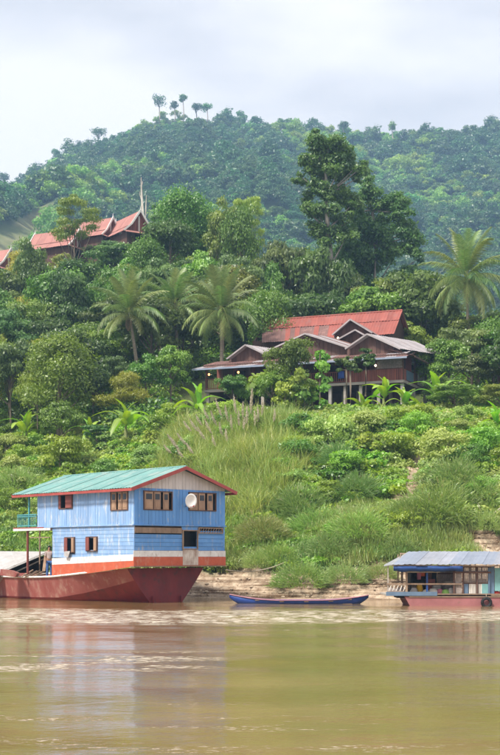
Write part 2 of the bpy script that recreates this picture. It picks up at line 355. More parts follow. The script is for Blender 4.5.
# ------------------------------------------------------------------ foliage
rng = np.random.default_rng(7)
def unit(v): return v/np.maximum(np.linalg.norm(v, axis=-1, keepdims=True), 1e-9)
def leaves(P, Nrm, size, asp=.5, droop=.3, tint=None, r=None, fold=0):
    """one rhombic leaf at every P, its face near Nrm"""
    r = r or rng; n = len(P)
    nn = unit(Nrm+r.normal(0, .45, (n, 3))); d = unit(np.cross(nn, r.normal(0, 1, (n, 3)))); d[:, 2] -= droop; d = unit(d)
    s = unit(np.cross(nn, d)); L_ = size*r.uniform(.6, 1.25, (n, 1)); w = L_*asp*.5
    V = np.stack([P-d*L_*.5, P+s*w+nn*w*fold, P+d*L_*.5, P-s*w+nn*w*fold], 1).reshape(-1, 3)
    Fq = np.arange(n*4).reshape(n, 4)
    tt = np.clip(tint if tint is not None else r.uniform(0, 1, n), 0, 1)
    return V, Fq, np.repeat(tt, 4)
def clump_cloud(C, Rr, n_per, flat=.7, r=None, shell=.55):
    """points spread through flattened balls (mostly their upper shells) and normals that face out of them"""
    r = r or rng; k = len(C)
    idx = np.repeat(np.arange(k), n_per); d = unit(r.normal(0, 1, (len(idx), 3))); d[:, 2] = np.where(r.random(len(idx)) < .6, np.abs(d[:, 2]), d[:, 2])
    rad = r.uniform(shell, 1.08, (len(idx), 1))*(1+.25*r.normal(0, .5, (len(idx), 1)))
    P = C[idx]+d*rad*Rr[idx][:, None]*np.array([1, 1, flat])
    return P, unit(d*1.0+np.array([0, 0, .35])), idx
def crown_mesh(name, matn, Rx, Rz, zc, nclump, nleaf, leaf, seed, lob=.34, flat=.62, asp=.5, shape='round', droop=.3, fill=.25, tintvar=.5, lobes=None, centers=None, shell=.5):
    r = np.random.default_rng(seed)
    if centers is None:
        k = nclump; u = unit(r.normal(0, 1, (k, 3)))
        u[:, 2] = np.where(u[:, 2] < -.45, -u[:, 2], u[:, 2])
        inner = r.random(k) < fill
        rad = np.where(inner, r.uniform(.2, .6, k), r.uniform(.62, .92, k))
        sh = np.ones(k)
        if shape == 'cone': sh = np.clip(1.15-.75*(u[:, 2]*rad+.3), .25, 1.2)
        if shape == 'umbrella': u[:, 2] = np.abs(u[:, 2])*.8+.1
        C = u*rad[:, None]*np.array([Rx, Rx, Rz])*1.0; C[:, 0] *= sh; C[:, 1] *= sh
        a = r.uniform(0, 6.28); ang = np.arctan2(C[:, 1], C[:, 0]); wob = 1+.16*np.sin(2*ang+a)+.12*np.sin(3*ang+2*a)
        C[:, :2] *= wob[:, None]; C[:, 2] += zc
        Rr = r.uniform(.7, 1.3, k)*lob*(Rx+Rz)*.5
    else:
        C, Rr = centers; k = len(C)
    per = np.maximum(8, (nleaf/k*(Rr/Rr.mean())**2).astype(int))
    P, Nn, idx = clump_cloud(C, Rr, per, flat, r, shell)
    ct = r.uniform(.5-tintvar, .5+tintvar, k); V, Fq, t = leaves(P, Nn, leaf, asp, droop, ct[idx]*.6+r.uniform(0, 1, len(P))*.4, r)
    me = npmesh(name, V, Fq, False, t); me.materials.append(M[matn]); return me, C, Rr
def trunk_mesh(name, h, r0, C, seed, matn='bark', nb=9, lean=0):
    r = random.Random(seed); mb = MB(); n = 6
    pts = []; dx = r.uniform(-.04, .04)*h; dy = r.uniform(-.04, .04)*h
    for i in range(n+1):
        q = i/n; pts.append((dx*math.sin(q*2.4)+lean*q*q, dy*math.sin(q*2), -.8+q*(h+.8)))
    mb.tube(pts, [r0*(1.35 if i == 0 else 1-.72*i/n) for i in range(n+1)], 8)
    for c in r.sample(list(C), min(nb, len(C))):
        c = Vector(c); q = min(.95, max(.35, (c.z*.62)/h)); i = q*n; a = Vector(pts[int(i)]).lerp(Vector(pts[min(n, int(i)+1)]), i-int(i))
        m_ = a.lerp(c, .55)+Vector((0, 0, -.08*(c-a).length)); b0 = r0*(1-.72*q)*.55
        mb.tube([a, m_, c], [b0, b0*.6, b0*.2], 5)
    me = mb.mesh(name); me.materials.append(M[matn]); return me

KIND = {}      # name -> list of (trunk mesh, crown mesh, height of crown top, crown radius)
def reg(kind, matn, Rx, Rz, zc, ncl, nlf, leaf, seeds, bark='bark', r0=.22, **k):
    KIND.setdefault(kind, [])
    for s in seeds:
        cm, C, Rr = crown_mesh('crown', matn, Rx, Rz, zc, ncl, nlf, leaf, s, **k)
        tm = trunk_mesh('trunk', zc+Rz*.3, r0, C, s, bark)
        KIND[kind].append((tm, cm, zc+Rz, Rx))
reg('round', 'leaf_mid', 3.4, 2.9, 5.2, 34, 9500, .34, (11, 12, 13))
reg('dark', 'leaf_dark', 3.5, 3.0, 5.0, 34, 9500, .36, (21, 22, 23))
reg('layer', 'leaf_blue', 3.8, 2.6, 5.4, 30, 8500, .36, (31, 32, 33), flat=.38, droop=.1, lob=.36)
reg('olive', 'leaf_olive', 3.0, 3.1, 5.0, 30, 8500, .28, (41, 42, 43), lob=.30)
reg('bamboo', 'leaf_yellow', 2.7, 3.2, 4.6, 30, 9000, .36, (51, 52, 53), asp=.22, droop=.9, lob=.36, shape='cone', r0=.10)
reg('bright', 'leaf_bright', 2.9, 2.6, 4.4, 28, 8000, .32, (61, 62, 63), lob=.32)
reg('feather', 'leaf_bright', 3.9, 3.2, 6.4, 36, 7000, .30, (71, 72), flat=.30, lob=.25, droop=.2, asp=.35, fill=.35)
reg('vined', 'leaf_mid', 2.6, 4.0, 4.6, 44, 9500, .26, (81, 82), lob=.30, flat=1.15, droop=.8, fill=.15)
reg('bush', 'vine', 1.5, 1.15, .75, 22, 4200, .17, (91, 92, 93), lob=.36, r0=.06, fill=.1)
reg('darkbush', 'leaf_mid', 1.6, 1.25, .85, 22, 4200, .19, (94, 95, 96), lob=.36, r0=.06, fill=.1)
reg('palebush', 'vine_pale', 1.5, 1.1, .75, 22, 4200, .17, (97, 98), lob=.36, r0=.06, fill=.1)
reg('broadbush', 'leaf_bright', 1.3, 1.6, 1.5, 16, 900, .42, (101, 102), lob=.40, r0=.06, asp=.7, droop=.6)

def plant(kind, var, loc, s, rz, name, label, cat, group=None, sz=None, sub=('trunk', 'crown')):
    tm, cm, h, rx = KIND[kind][var % len(KIND[kind])]
    e = empty(name, loc, rz, label=label, cat=cat, group=group); e.scale = (s, s, sz or s)
    link(sub[0], tm, None, e); link(sub[1], cm, None, e); return e
# ------------------------------------------------------------------ ground cover that nobody could count: instanced by geometry nodes
def stuff(name, protos, P, rz, scl, idx, tilt=None, **k):
    n = len(P); me = bpy.data.meshes.new(name); me.vertices.add(n); me.vertices.foreach_set('co', np.asarray(P, np.float32).ravel())
    rot = np.zeros((n, 3), np.float32); rot[:, 2] = rz
    if tilt is not None: rot[:, 0] = tilt[:, 0]; rot[:, 1] = tilt[:, 1]
    a = me.attributes.new('rot', 'FLOAT_VECTOR', 'POINT'); a.data.foreach_set('vector', rot.ravel())
    a = me.attributes.new('scl', 'FLOAT', 'POINT'); a.data.foreach_set('value', np.asarray(scl, np.float32))
    a = me.attributes.new('pick', 'INT', 'POINT'); a.data.foreach_set('value', np.asarray(idx, np.int32))
    o = link(name, me, kind='stuff', **k)
    g = bpy.data.node_groups.new(name, 'GeometryNodeTree'); g.interface.new_socket('Geometry', in_out='INPUT', socket_type='NodeSocketGeometry'); g.interface.new_socket('Geometry', in_out='OUTPUT', socket_type='NodeSocketGeometry')
    gi = N(g, 'NodeGroupInput'); go = N(g, 'NodeGroupOutput'); ip = N(g, 'GeometryNodeInstanceOnPoints'); jn = N(g, 'GeometryNodeJoinGeometry')
    for pm in reversed(protos):
        po = bpy.data.objects.new('plant', pm)          # a mesh holder for the node below; never linked to the scene
        oi = N(g, 'GeometryNodeObjectInfo'); oi.inputs['Object'].default_value = po; oi.inputs['As Instance'].default_value = True
        g.links.new(oi.outputs['Geometry'], jn.inputs[0])
    def attr(nm, ty):
        a = N(g, 'GeometryNodeInputNamedAttribute', data_type=ty); a.inputs['Name'].default_value = nm; return a.outputs['Attribute']
    g.links.new(gi.outputs[0], ip.inputs['Points']); g.links.new(jn.outputs[0], ip.inputs['Instance']); ip.inputs['Pick Instance'].default_value = True
    g.links.new(attr('pick', 'INT'), ip.inputs['Instance Index']); g.links.new(attr('rot', 'FLOAT_VECTOR'), ip.inputs['Rotation']); g.links.new(attr('scl', 'FLOAT'), ip.inputs['Scale'])
    g.links.new(ip.outputs[0], go.inputs[0]); md = o.modifiers.new('scatter', 'NODES'); md.node_group = g; return o

def tuft_mesh(matn, n, h, spread, width, bend, seed, segs=3):
    r = np.random.default_rng(seed); V = []; Fq = []; T = []
    for i in range(n):
        a = r.uniform(0, 6.28); d = np.array([math.cos(a), math.sin(a), 0]); s = np.array([-d[1], d[0], 0]); b = r.uniform(.2, 1)*bend
        p0 = np.append(r.normal(0, spread, 2), -.05); L_ = h*r.uniform(.55, 1.15); t = r.random(); base = len(V); tw = r.uniform(-.7, .7); s = s*math.cos(tw)+d*math.sin(tw)
        for j in range(segs+1):
            q = j/segs; p = p0+np.array([0, 0, 1])*L_*(q-.42*b*q*q)+d*L_*b*.75*q*q; w = width*(1-q**1.6)*.5+.002
            V += [p-s*w, p+s*w]; T += [t, t]
        Fq += [(base+2*j, base+2*j+1, base+2*j+3, base+2*j+2) for j in range(segs)]
    me = npmesh('tuft', np.array(V), np.array(Fq), False, T); me.materials.append(M[matn]); return me
def patch_mesh(matn, n, rad, hgt, leaf, seed, asp=.75):
    """a cushion of leafy ground vine"""
    r = np.random.default_rng(seed); k = 12; C = np.stack([r.uniform(-rad, rad, k), r.uniform(-rad, rad, k), r.uniform(0, hgt*.4, k)], 1); Rr = r.uniform(.5, 1, k)*hgt
    P, Nn, idx = clump_cloud(C, Rr, np.full(k, n//k), .75, r, .75); Nn = unit(Nn+np.array([0, -.25, .5])); ct = r.random(k)
    V, Fq, t = leaves(P, Nn, leaf, asp, .5, ct[idx]*.5+r.random(len(P))*.5, r); me = npmesh('vine', V, Fq, False, t); me.materials.append(M[matn]); return me

def bank_points(n, t0, t1, p0, p1, dens=None, seed=0):
    r = np.random.default_rng(seed); px = r.uniform(p0, p1, n*3); t = r.uniform(t0, t1, n*3)
    Y = 75+t
    for _ in range(4): Y = toe((px-250)*Y/F)+t
    X = (px-250)*Y/F; d = (1-bare(X, Y))*smooth(.85, 1.15, path_dist(X, Y))
    if dens is not None: d = d*dens(px, YH-(ground(X, Y)-CH)*F/Y, X, Y, t)
    keep = np.where(r.random(len(X)) < d)[0][:n]; X = X[keep]; Y = Y[keep]
    return np.stack([X, Y, ground(X, Y)], 1), r
vines = [patch_mesh('vine', 620, .75, .42, .17, 1), patch_mesh('vine', 620, .75, .34, .19, 2), patch_mesh('vine_pale', 560, .7, .42, .17, 3), patch_mesh('leaf_mid', 600, .75, .45, .2, 4)]
tufts = [tuft_mesh('grass', 170, .52, .32, .024, 1.2, 5), tuft_mesh('grass', 170, .60, .3, .022, 1.3, 6), tuft_mesh('grass_pale', 160, .62, .3, .024, 1.3, 7), tuft_mesh('grass_cool', 170, .45, .32, .022, 1.3, 27)]
reeds = [tuft_mesh('reed_green', 90, 2.1, .30, .05, 1.0, 8, 4), tuft_mesh('reed_green', 90, 1.7, .35, .045, 1.2, 9, 4), tuft_mesh('grass_pale', 80, 1.9, .3, .045, 1.1, 10, 4)]
bigleaf = [patch_mesh('leaf_bright', 160, .5, .5, .4, 14, .8), patch_mesh('vine', 160, .5, .5, .36, 15, .8)]

def grassy(px, py, X, Y, t):   # grass in the lower and middle band, vine above
    lo = 484-46*smooth(165, 190, px)*(1-smooth(280, 300, px)); g = smooth(lo, lo+34, py+18*fbm(px*.02, py*.03, 3, 3)*2)
    return np.clip(g*(.35+.65*smooth(150, 230, px)), 0, 1)
P, r = bank_points(6000, 3, 34, -60, 570, lambda px, py, X, Y, t: np.maximum(1-.93*grassy(px, py, X, Y, t), .85*smooth(.50, .66, vnoise(X*.35+5, Y*.35, 91))*smooth(5, 8, t)), 11)
vn = vnoise(P[:, 0]*.3, P[:, 1]*.3, 8)
stuff('ground_vine', vines, P, r.uniform(0, 6.28, len(P)), r.uniform(.75, 1.35, len(P)), np.where(vn > .86, 3, np.where(vn < .38, 2, r.integers(0, 2, len(P)))),
      label='bright green leafy vines carpeting the upper river bank')
P, r = bank_points(11500, 2.2, 26, -60, 570, lambda px, py, X, Y, t: grassy(px, py, X, Y, t)*smooth(3.4, 6.5, t-2.2*smooth(-2, -12, X)*-1), 12)
gn = vnoise(P[:, 0]*.35, P[:, 1]*.35, 18)
stuff('tall_grass', tufts, P, r.uniform(0, 6.28, len(P)), r.uniform(.8, 1.5, len(P)), np.where(gn > .60, 2, np.where(gn < .40, 3, r.integers(0, 2, len(P)))), tilt=r.normal(0, .12, (len(P), 2)),
      label='fine green grass hanging over the lower river bank')
P, r = bank_points(1100, 6, 26, 165, 330, lambda px, py, X, Y, t: smooth(0, 1, 1.6-((px-235)/62)**2-((py-462)/55)**2), 13)
stuff('reed_bed', reeds, P, r.uniform(0, 6.28, len(P)), r.uniform(.8, 1.35, len(P)), r.integers(0, 3, len(P)), tilt=r.normal(0, .15, (len(P), 2)),
      label='tall pale green reeds on the slope right of the blue houseboat')
P, r = bank_points(260, 22, 36, 200, 520, None, 16)
stuff('leafy_undergrowth', bigleaf, P, r.uniform(0, 6.28, len(P)), r.uniform(.7, 1.2, len(P)), r.integers(0, 2, len(P)), label='broad leaved undergrowth below the stilt house')
under = [patch_mesh('leaf_mid', 420, 1.3, 1.5, .34, 21, .5), patch_mesh('leaf_dark', 420, 1.3, 1.6, .36, 22, .5), patch_mesh('leaf_bright', 380, 1.3, 1.3, .36, 23, .5)]
r = np.random.default_rng(77); Yu = 102+105*r.random(5200)**1.15; Xu = (r.uniform(-80, 580, 5200)-250)*Yu/F
k = (Yu-toe(Xu) > 29+3*vnoise(Xu*.3, Yu*.3, 4)) & ~((Xu > -8) & (Xu < 18) & (Yu > 101) & (Yu < 127)); Xu, Yu = Xu[k], Yu[k]
stuff('undergrowth', under, np.stack([Xu, Yu, ground(Xu, Yu)], 1), r.uniform(0, 6.28, len(Xu)), r.uniform(.6, 1.3, len(Xu)), r.choice([0, 0, 1, 2], len(Xu)), label='tangled leafy undergrowth filling the forest floor')
# fallen stones and clods on the bare mud
def rock_mesh(seed):
    r = np.random.default_rng(seed); mb = MB(); vs = []
    for i in range(3):
        for k in range(6):
            a = k*math.pi/3+i*.4; q = (.75, 1, .45)[i]*r.uniform(.8, 1.15); vs.append((q*math.cos(a), q*math.sin(a)*.8, (-.3, .2, .6)[i]+r.uniform(-.08, .08)))
    fs = [(i*6+k, i*6+(k+1) % 6, i*6+6+(k+1) % 6, i*6+6+k) for i in range(2) for k in range(6)]+[(12, 13, 14, 15, 16, 17)]
    mb.add(vs, fs); me = mb.mesh('stone'); me.materials.append(M['stone']); return me
mat('stone', (.52, .42, .31), (.30, .22, .15), 2, .9, .02)
r = np.random.default_rng(4); px = r.uniform(150, 520, 2600); t = r.uniform(.2, 9, 2600); Y = 72+t
for _ in range(4): Y = toe((px-250)*Y/F)+t
X = (px-250)*Y/F; k = bare(X, Y) > .6; X = X[k]; Y = Y[k]; n = len(X)
stuff('bank_stones', [rock_mesh(1), rock_mesh(2)], np.stack([X, Y, ground(X, Y)], 1), r.uniform(0, 6.28, n), .03+.13*r.random(n)**3, r.integers(0, 2, n), label='loose stones and clods on the bare mud terraces')

# ------------------------------------------------------------------ distant forest
far = []
for i, (mn, rx, rz, lf) in enumerate([('far_mid', 4.6, 3.6, 1.15), ('far_dark', 4.8, 4.0, 1.15), ('far_bright', 4.2, 3.4, 1.1), ('far_mid', 5.2, 3.4, 1.2), ('far_dark', 4.0, 5.0, 1.1), ('far_bright', 3.6, 4.6, 1.0)]):
    far.append(crown_mesh('far_crown', mn, rx, rz, rz*1.0, 14, 750, lf, 300+i, lob=.42, flat=.7)[0])
r = np.random.default_rng(5); PXg, Yg = np.meshgrid(np.arange(-150, 651, 1.0), np.arange(345, 1006, 6.3)); px = (PXg+r.uniform(-4, 4, PXg.shape)).ravel(); Y = (Yg+r.uniform(-3.5, 3.5, Yg.shape)).ravel()
X = (px-250)*Y/F; keep = (r.random(len(X)) < Y/1000*.27+.05)&(field(X, Y) < .3)&(r.random(len(X)) < .55+1.1*vnoise(X*.02, Y*.02, 6)); X = X[keep]; Y = Y[keep]; n = len(X)
kn = fbm(X*.018, Y*.012, 33, 3)+r.normal(0, .13, n); pick = np.where(kn > .10, r.choice([2, 5], n), np.where(kn < -.10, r.choice([1, 4], n), r.choice([0, 3, 1], n)))
stuff('mountain_forest', far, np.stack([X, Y, mount(X, Y)-.8], 1), r.uniform(0, 6.28, n), r.uniform(.45, 1.15, n)*np.where(r.random(n) < .10, 1.6, 1)*np.where((Y > 925) & (np.abs(250+F*X/Y-181) < 36), .62, 1), pick, label='dense forest covering the hazy mountain')
print('FAR TREES', n)

# single trees on the skyline
def skytree(px, py, w, h, kind, label, trunk_h):
    Y = 985.0; X = (px-250)*Y/F; g = float(mount(np.array([X]), np.array([Y]))[0]); top = CH+(YH-(py-h/2))*Y/F; s = w*Y/F/2
    cmn = {'o': 'far_dark', 'b': 'far_mid'}[kind]
    cm, C, _ = crown_mesh('crown', cmn, s, h*Y/F/2, 0, 16, 620, 1.3, int(px), lob=.50, flat=.95, fill=.3)
    zc = top-g-h*Y/F/2; mb = MB(); mb.tube([(0, 0, -2), (.6, 0, zc*.5), (0, 0, zc)], [.7, .5, .3], 6)
    for c in C[:5]: mb.tube([(0, 0, zc-s*.6), (c[0], c[1], c[2]+zc)], [.3, .1], 4)
    e = empty('skyline_tree', (X, Y, g), label=label, cat='tree', group='single trees on the mountain ridge')
    tm = mb.mesh('trunk'); tm.materials.append(M['bark_far']); link('trunk', tm, None, e); c = link('crown', cm, None, e); c.location.z = zc
mat('bark_far', (.30, .27, .22), (.2, .17, .14), 1, .9)
skytree(159, 103, 14, 14, 'o', 'round crowned tree standing highest on the mountain ridge', 0)
skytree(174.5, 106, 9, 9, 'o', 'small dark tree second from the left on the summit ridge', 0)
skytree(183, 99, 9, 7, 'b', 'thin spindly tree with a sparse crown on the summit', 0)
skytree(196, 109, 14, 9, 'o', 'low wide dark tree at the right of the summit group', 0)
skytree(207, 108, 9, 9, 'b', 'pale sparse tree furthest right of the summit group', 0)
skytree(4, 180, 15, 12, 'o', 'dark tree on the ridge at the left edge of the picture', 0)
skytree(56, 156, 12, 11, 'o', 'dark tree alone on the descending left ridge', 0)
skytree(98, 134, 17, 10, 'o', 'broad flat tree on the ridge left of the summit', 0)
skytree(392, 128, 8, 12, 'b', 'narrow upright tree on the right part of the ridge', 0)
skytree(343, 126, 11, 9, 'o', 'rounded tree on the ridge above the tallest near tree', 0)

# bare pale snag on the mountain foot
e = empty('dead_tree', tuple(W(142, 215, 330)), label='tall bare pale dead tree behind the temple style roof', cat='dead tree')
mb = MB(); mb.tube([(0, 0, -14), (.2, 0, 0), (-.1, 0, 6), (-.2, 0, 9.6)], [.42, .34, .25, .10], 7); mb.tube([(.9, .5, -14), (.8, .5, 0), (1.1, .5, 5.2)], [.3, .22, .08], 6)
for a, b, c in (((-.3, 0, 4), (-.9, 0, 5.2), (-1.0, 0, 6)), ((-.3, 0, 7), (.2, 0, 8), (.3, 0, 8.6))): mb.tube([(a[0]*.6, a[1], a[2]), (b[0]*.6, b[1], b[2]), (c[0]*.6, c[1], c[2])], [.16, .11, .05], 5)
mb.build('trunk', M['bark_pale'], e)

# ------------------------------------------------------------------ hillside forest: every tree a thing
SB = ([-400, 0, 12, 14, 20, 38, 44, 52, 60, 63, 75, 90, 105, 108, 118, 155, 159, 175, 190, 215, 240, 255, 262, 290, 300, 420, 428, 470, 500, 800],
      [268, 268, 268, 252, 245, 243, 262, 256, 250, 253, 254, 250, 245, 240, 241, 238, 222, 206, 196, 200, 205, 215, 235, 248, 240, 240, 300, 316, 318, 318])
SF = ([-400, 0, 60, 92, 96, 150, 250, 262, 300, 395, 410, 440, 450, 500, 800], [318, 318, 338, 345, 365, 372, 372, 395, 400, 400, 400, 345, 322, 318, 318])
used = []
ZN = [(95, 'left of the palms'), (190, 'near the left palms'), (262, 'behind the third palm'), (430, 'behind the stilt house'), (900, 'by the right palm')]
DESC = {'round': 'rounded mid green tree', 'dark': 'dark dense green tree', 'layer': 'layered blue green tree', 'olive': 'olive small leaved tree',
        'bamboo': 'yellow green bamboo clump', 'bright': 'bright green bushy tree', 'vined': 'tall vine draped tree', 'feather': 'feathery spreading tree'}
def forest_tree(X, Y, kind, var, s, label=None, group=None, sz=None, name=None, cat='tree'):
    z = gz(X, Y); used.append((X, Y)); px, _ = px_of(X, Y); zone = next(b for a, b in ZN if px < a); row = 'low on' if Y < 124 else ('midway up' if Y < 146 else 'high on')
    return plant(kind, var, (X, Y, z-.2), s, random.uniform(0, 6.28), name or ('bamboo_clump' if kind == 'bamboo' else 'forest_tree'), label or f'{DESC[kind]} {row} the slope {zone}', 'bamboo' if kind == 'bamboo' else cat,
                 group or f'{DESC[kind]}s {row} the slope {zone}', sz)
def hero(px, ptop, Y, w, kind, var, label, name='forest_tree', cat='tree'):
    """a tree whose crown is w pixels wide and whose top stands at row ptop"""
    X = (px-250)*Y/F; z = gz(X, Y); _, _, h, rx = KIND[kind][var]; s = w*Y/F/2/rx/1.12; top = CH+(YH-ptop)*Y/F-z
    used.append((X, Y)); return plant(kind, var, (X, Y, z-.2), s, random.uniform(0, 6.28), name, label, cat, None, sz=max(.3, top/h))
random.seed(3)
hero(75, 187, 168, 64, 'feather', 0, 'feathery layered tree rising above the terracotta roofs')
hero(188, 189, 165, 62, 'vined', 0, 'rounded vine covered tree right of the temple style gable')
hero(225, 198, 160, 50, 'olive', 0, 'brownish tinged tree beside the vine covered one on the crest')
hero(247, 184, 166, 44, 'feather', 1, 'thin topped tree with reddish leaves on the crest')
hero(240, 208, 158, 42, 'vined', 1, 'dark vine hung tree at the crest above the third palm')
hero(30, 240, 160, 42, 'dark', 0, 'dark rounded tree between the two left terracotta roofs')
hero(58, 335, 118, 62, 'bamboo', 0, 'yellow green bamboo grove left of the palms', 'bamboo_clump', 'bamboo')
hero(38, 352, 114, 50, 'bamboo', 1, 'lower yellow green bamboo at the left edge of the grove', 'bamboo_clump', 'bamboo')
hero(92, 362, 113, 56, 'dark', 1, 'dark leafy tree below the leftmost palm')
hero(62, 398, 107, 50, 'round', 0, 'rounded green tree behind the domed shrub on the bank')
hero(12, 335, 116, 56, 'layer', 0, 'blue green tree at the left edge halfway up')
hero(470, 322, 116, 84, 'layer', 1, 'blue green layered tree below the right hand palm')
hero(405, 318, 126, 62, 'bright', 0, 'bright green tree right of the red roof')
hero(372, 288, 130, 78, 'bright', 1, 'light green tree standing just above the red roof')
hero(290, 337, 104, 56, 'round', 1, 'leafy green tree in front of the stilt house veranda')
hero(272, 366, 103, 44, 'bright', 2, 'bushy bright tree leaning on the left of the leafy house tree')
hero(305, 372, 102, 34, 'olive', 0, 'olive shrubby tree at the foot of the leafy house tree')
hero(146, 352, 113, 44, 'round', 0, 'round green tree hiding the foot of the leftmost palm')
hero(172, 345, 114, 42, 'bright', 1, 'bright green tree hiding the foot of the middle palm')
hero(118, 352, 114, 44, 'layer', 1, 'layered tree left of the leftmost palm trunk')
hero(448, 338, 112, 60, 'round', 2, 'round green tree at the foot of the right hand palm')
hero(440, 375, 104, 36, 'dark', 2, 'dark shrubby tree right of the stilt house end wall')
hero(478, 352, 108, 54, 'layer', 2, 'second blue green layered tree at the right edge')
hero(318, 248, 140, 70, 'dark', 2, 'dark green tree at the foot of the tallest tree')
hero(280, 240, 146, 70, 'layer', 2, 'layered green tree left of the tallest tree')
hero(232, 372, 107, 34, 'round', 2, 'small green tree in front of the left veranda')
hero(455, 382, 101, 70, 'olive', 1, 'olive green shrubby tree below the right hand palm')
hero(500, 388, 100, 50, 'olive', 2, 'olive green thicket at the right edge under the palm')

# the tall emergent tree: built of its own boughs
def big_tree(px, Y, lobes, ptrunk, label, seed, leafm, leaf=.40, n=34000, tr=.42):
    X = (px-250)*Y/F; g = gz(X, Y); r = np.random.default_rng(seed); C = []; Rr = []
    for (lx, ly, lr) in lobes:
        c = W(lx, ly, Y); rr = lr*Y/F*1.14
        for k in range(8):
            d = unit(r.normal(0, 1, 3))*r.uniform(.3, 1); C.append([c.x-X+d[0]*rr*1.05, d[1]*rr*1.6+r.normal(0, .6), c.z-g+d[2]*rr*.9]); Rr.append(rr*r.uniform(.30, .85))
    C = np.array(C); Rr = np.array(Rr); cm, _, _ = crown_mesh('crown', leafm, 1, 1, 0, 0, n, leaf, seed, centers=(C, Rr), flat=.7, droop=.5, shell=.15)
    mb = MB(); top = [W(a, b, Y)-Vector((X, Y, g)) for a, b in ptrunk]; k = len(top)
    mb.tube([(0, 0, -1)]+[tuple(p) for p in top], [tr*1.3]+[tr*(1-.75*i/(k-1)) for i in range(k)], 8)
    for i, (lx, ly, lr) in enumerate(lobes):
        c = W(lx, ly, Y)-Vector((X, Y, g)); c.y += r.uniform(-1, 1); a = min(top, key=lambda p: abs(p.z-(c.z-1.5))); mb.tube([a, a.lerp(c, .5)+Vector((0, 0, -.1)), c], [.13, .09, .04], 5)
    e = empty('emergent_tree', (X, Y, g), label=label, cat='tree'); mb.build('trunk', M['bark_grey'], e); link('crown', cm, None, e); used.append((X, Y)); return e
leafmat('leaf_emergent', (.058, .150, .032), (.170, .300, .070), hue=.012, val=.08, third=(.21, .26, .08))
mat('bark_grey', (.34, .31, .26), (.20, .18, .15), 3, .9, .02, (1, 1, .3))
big_tree(333, 150, [(320, 140, 9), (316, 152, 10), (328, 147, 10), (336, 156, 12), (350, 158, 9), (306, 168, 10), (302, 180, 6), (346, 148, 8), (362, 168, 7), (322, 168, 12), (336, 176, 12), (352, 172, 9), (358, 178, 6), (314, 192, 10), (328, 195, 10), (342, 194, 10), (352, 205, 8), (318, 212, 10), (306, 208, 5), (336, 218, 9), (348, 222, 9), (314, 228, 8), (326, 238, 10), (345, 240, 12)],
         [(335, 330), (331, 265), (328, 230), (326, 195), (326, 165), (323, 143)], 'tallest tree, with a pale trunk and ragged crown against the mountain', 5, 'leaf_emergent')
big_tree(372, 156, [(366, 178, 6), (372, 190, 9), (362, 202, 9), (380, 203, 9), (396, 200, 9), (390, 214, 11), (404, 222, 9), (372, 218, 12), (358, 226, 12), (408, 236, 10), (390, 236, 14), (372, 240, 14), (400, 205, 9), (412, 228, 9), (356, 212, 9), (412, 250, 10), (346, 232, 11), (418, 258, 8), (352, 248, 14), (395, 256, 14), (375, 262, 16), (338, 262, 14), (412, 272, 9), (398, 280, 12), (355, 278, 15), (380, 290, 13), (335, 285, 13), (365, 300, 12)],
         [(372, 340), (374, 290), (376, 245), (372, 210), (368, 184)], 'second tall tree with a broad stepped crown right of the tallest one', 6, 'leaf_emergent', n=48000)
hero(345, 262, 146, 62, 'dark', 1, 'dark tree filling the gap between the two tallest trees')
hero(400, 278, 142, 60, 'dark', 0, 'dark tree below the broad stepped crown')
hero(300, 246, 150, 60, 'dark', 0, 'dark green tree behind the layered one left of the tallest')
hero(268, 262, 140, 56, 'round', 0, 'round green tree above the left end of the red roof')
hero(240, 252, 138, 60, 'layer', 0, 'layered green tree above the third palm')
hero(200, 248, 142, 60, 'bright', 0, 'lighter green tree above the middle palm')
hero(160, 258, 140, 60, 'layer', 2, 'blue green tree above the leftmost palm')
hero(115, 262, 142, 64, 'round', 1, 'rounded green tree below the terracotta roofs')
hero(70, 272, 140, 62, 'dark', 2, 'dark tree below the feathery one')
hero(425, 305, 134, 50, 'dark', 1, 'dark tree left of the right hand palm')
hero(495, 312, 130, 60, 'dark', 2, 'dark tree behind the right hand palm')

# fill
rr = random.Random(12); kinds = ['round', 'dark', 'layer', 'olive', 'bright', 'round', 'dark', 'vined', 'bamboo', 'layer', 'round']
cands = []
Yq = 109.0
while Yq < 205:
    step = 4.6 if Yq < 150 else 5.6; xq = -.27*Yq
    while xq < .27*Yq: cands.append((xq+rr.uniform(-1.6, 1.6), Yq+rr.uniform(-1.8, 1.8))); xq += step
    Yq += 5.0 if Yq < 150 else 6.5
count = 0
for X, Y in cands:
    px = 250+F*X/Y
    if -8.5 < X < 18.5 and 104 < Y < 128: continue                      # the stilt house
    if 168 < Y < 200 and px < 162: 
        if Y > 176 or rr.random() < .3: continue                         # the hill top houses
    if any((X-a)**2+(Y-b)**2 < 9 for a, b in used): continue
    z = gz(X, Y); k = rr.choice(kinds); var = rr.randrange(3)
    if px < 110 and 112 < Y < 132 and rr.random() < .4: k = 'bamboo'
    if px > 250 and k == 'bamboo': k = 'olive'
    _, _, h, rx = KIND[k][var % len(KIND[k])]
    lim = np.interp(px, *(SF if Y < 121 else SB)); hmax = (CH+(YH-lim)*Y/F-z)
    if hmax < 2.2: continue
    s = rr.uniform(.8, 1.25); H_ = h*s*rr.uniform(.9, 1.15)
    H_ = min(H_, hmax); s = min(s, H_/h*1.15)
    forest_tree(X, Y, k, var, s, sz=H_/h); count += 1
print('FOREST', count)

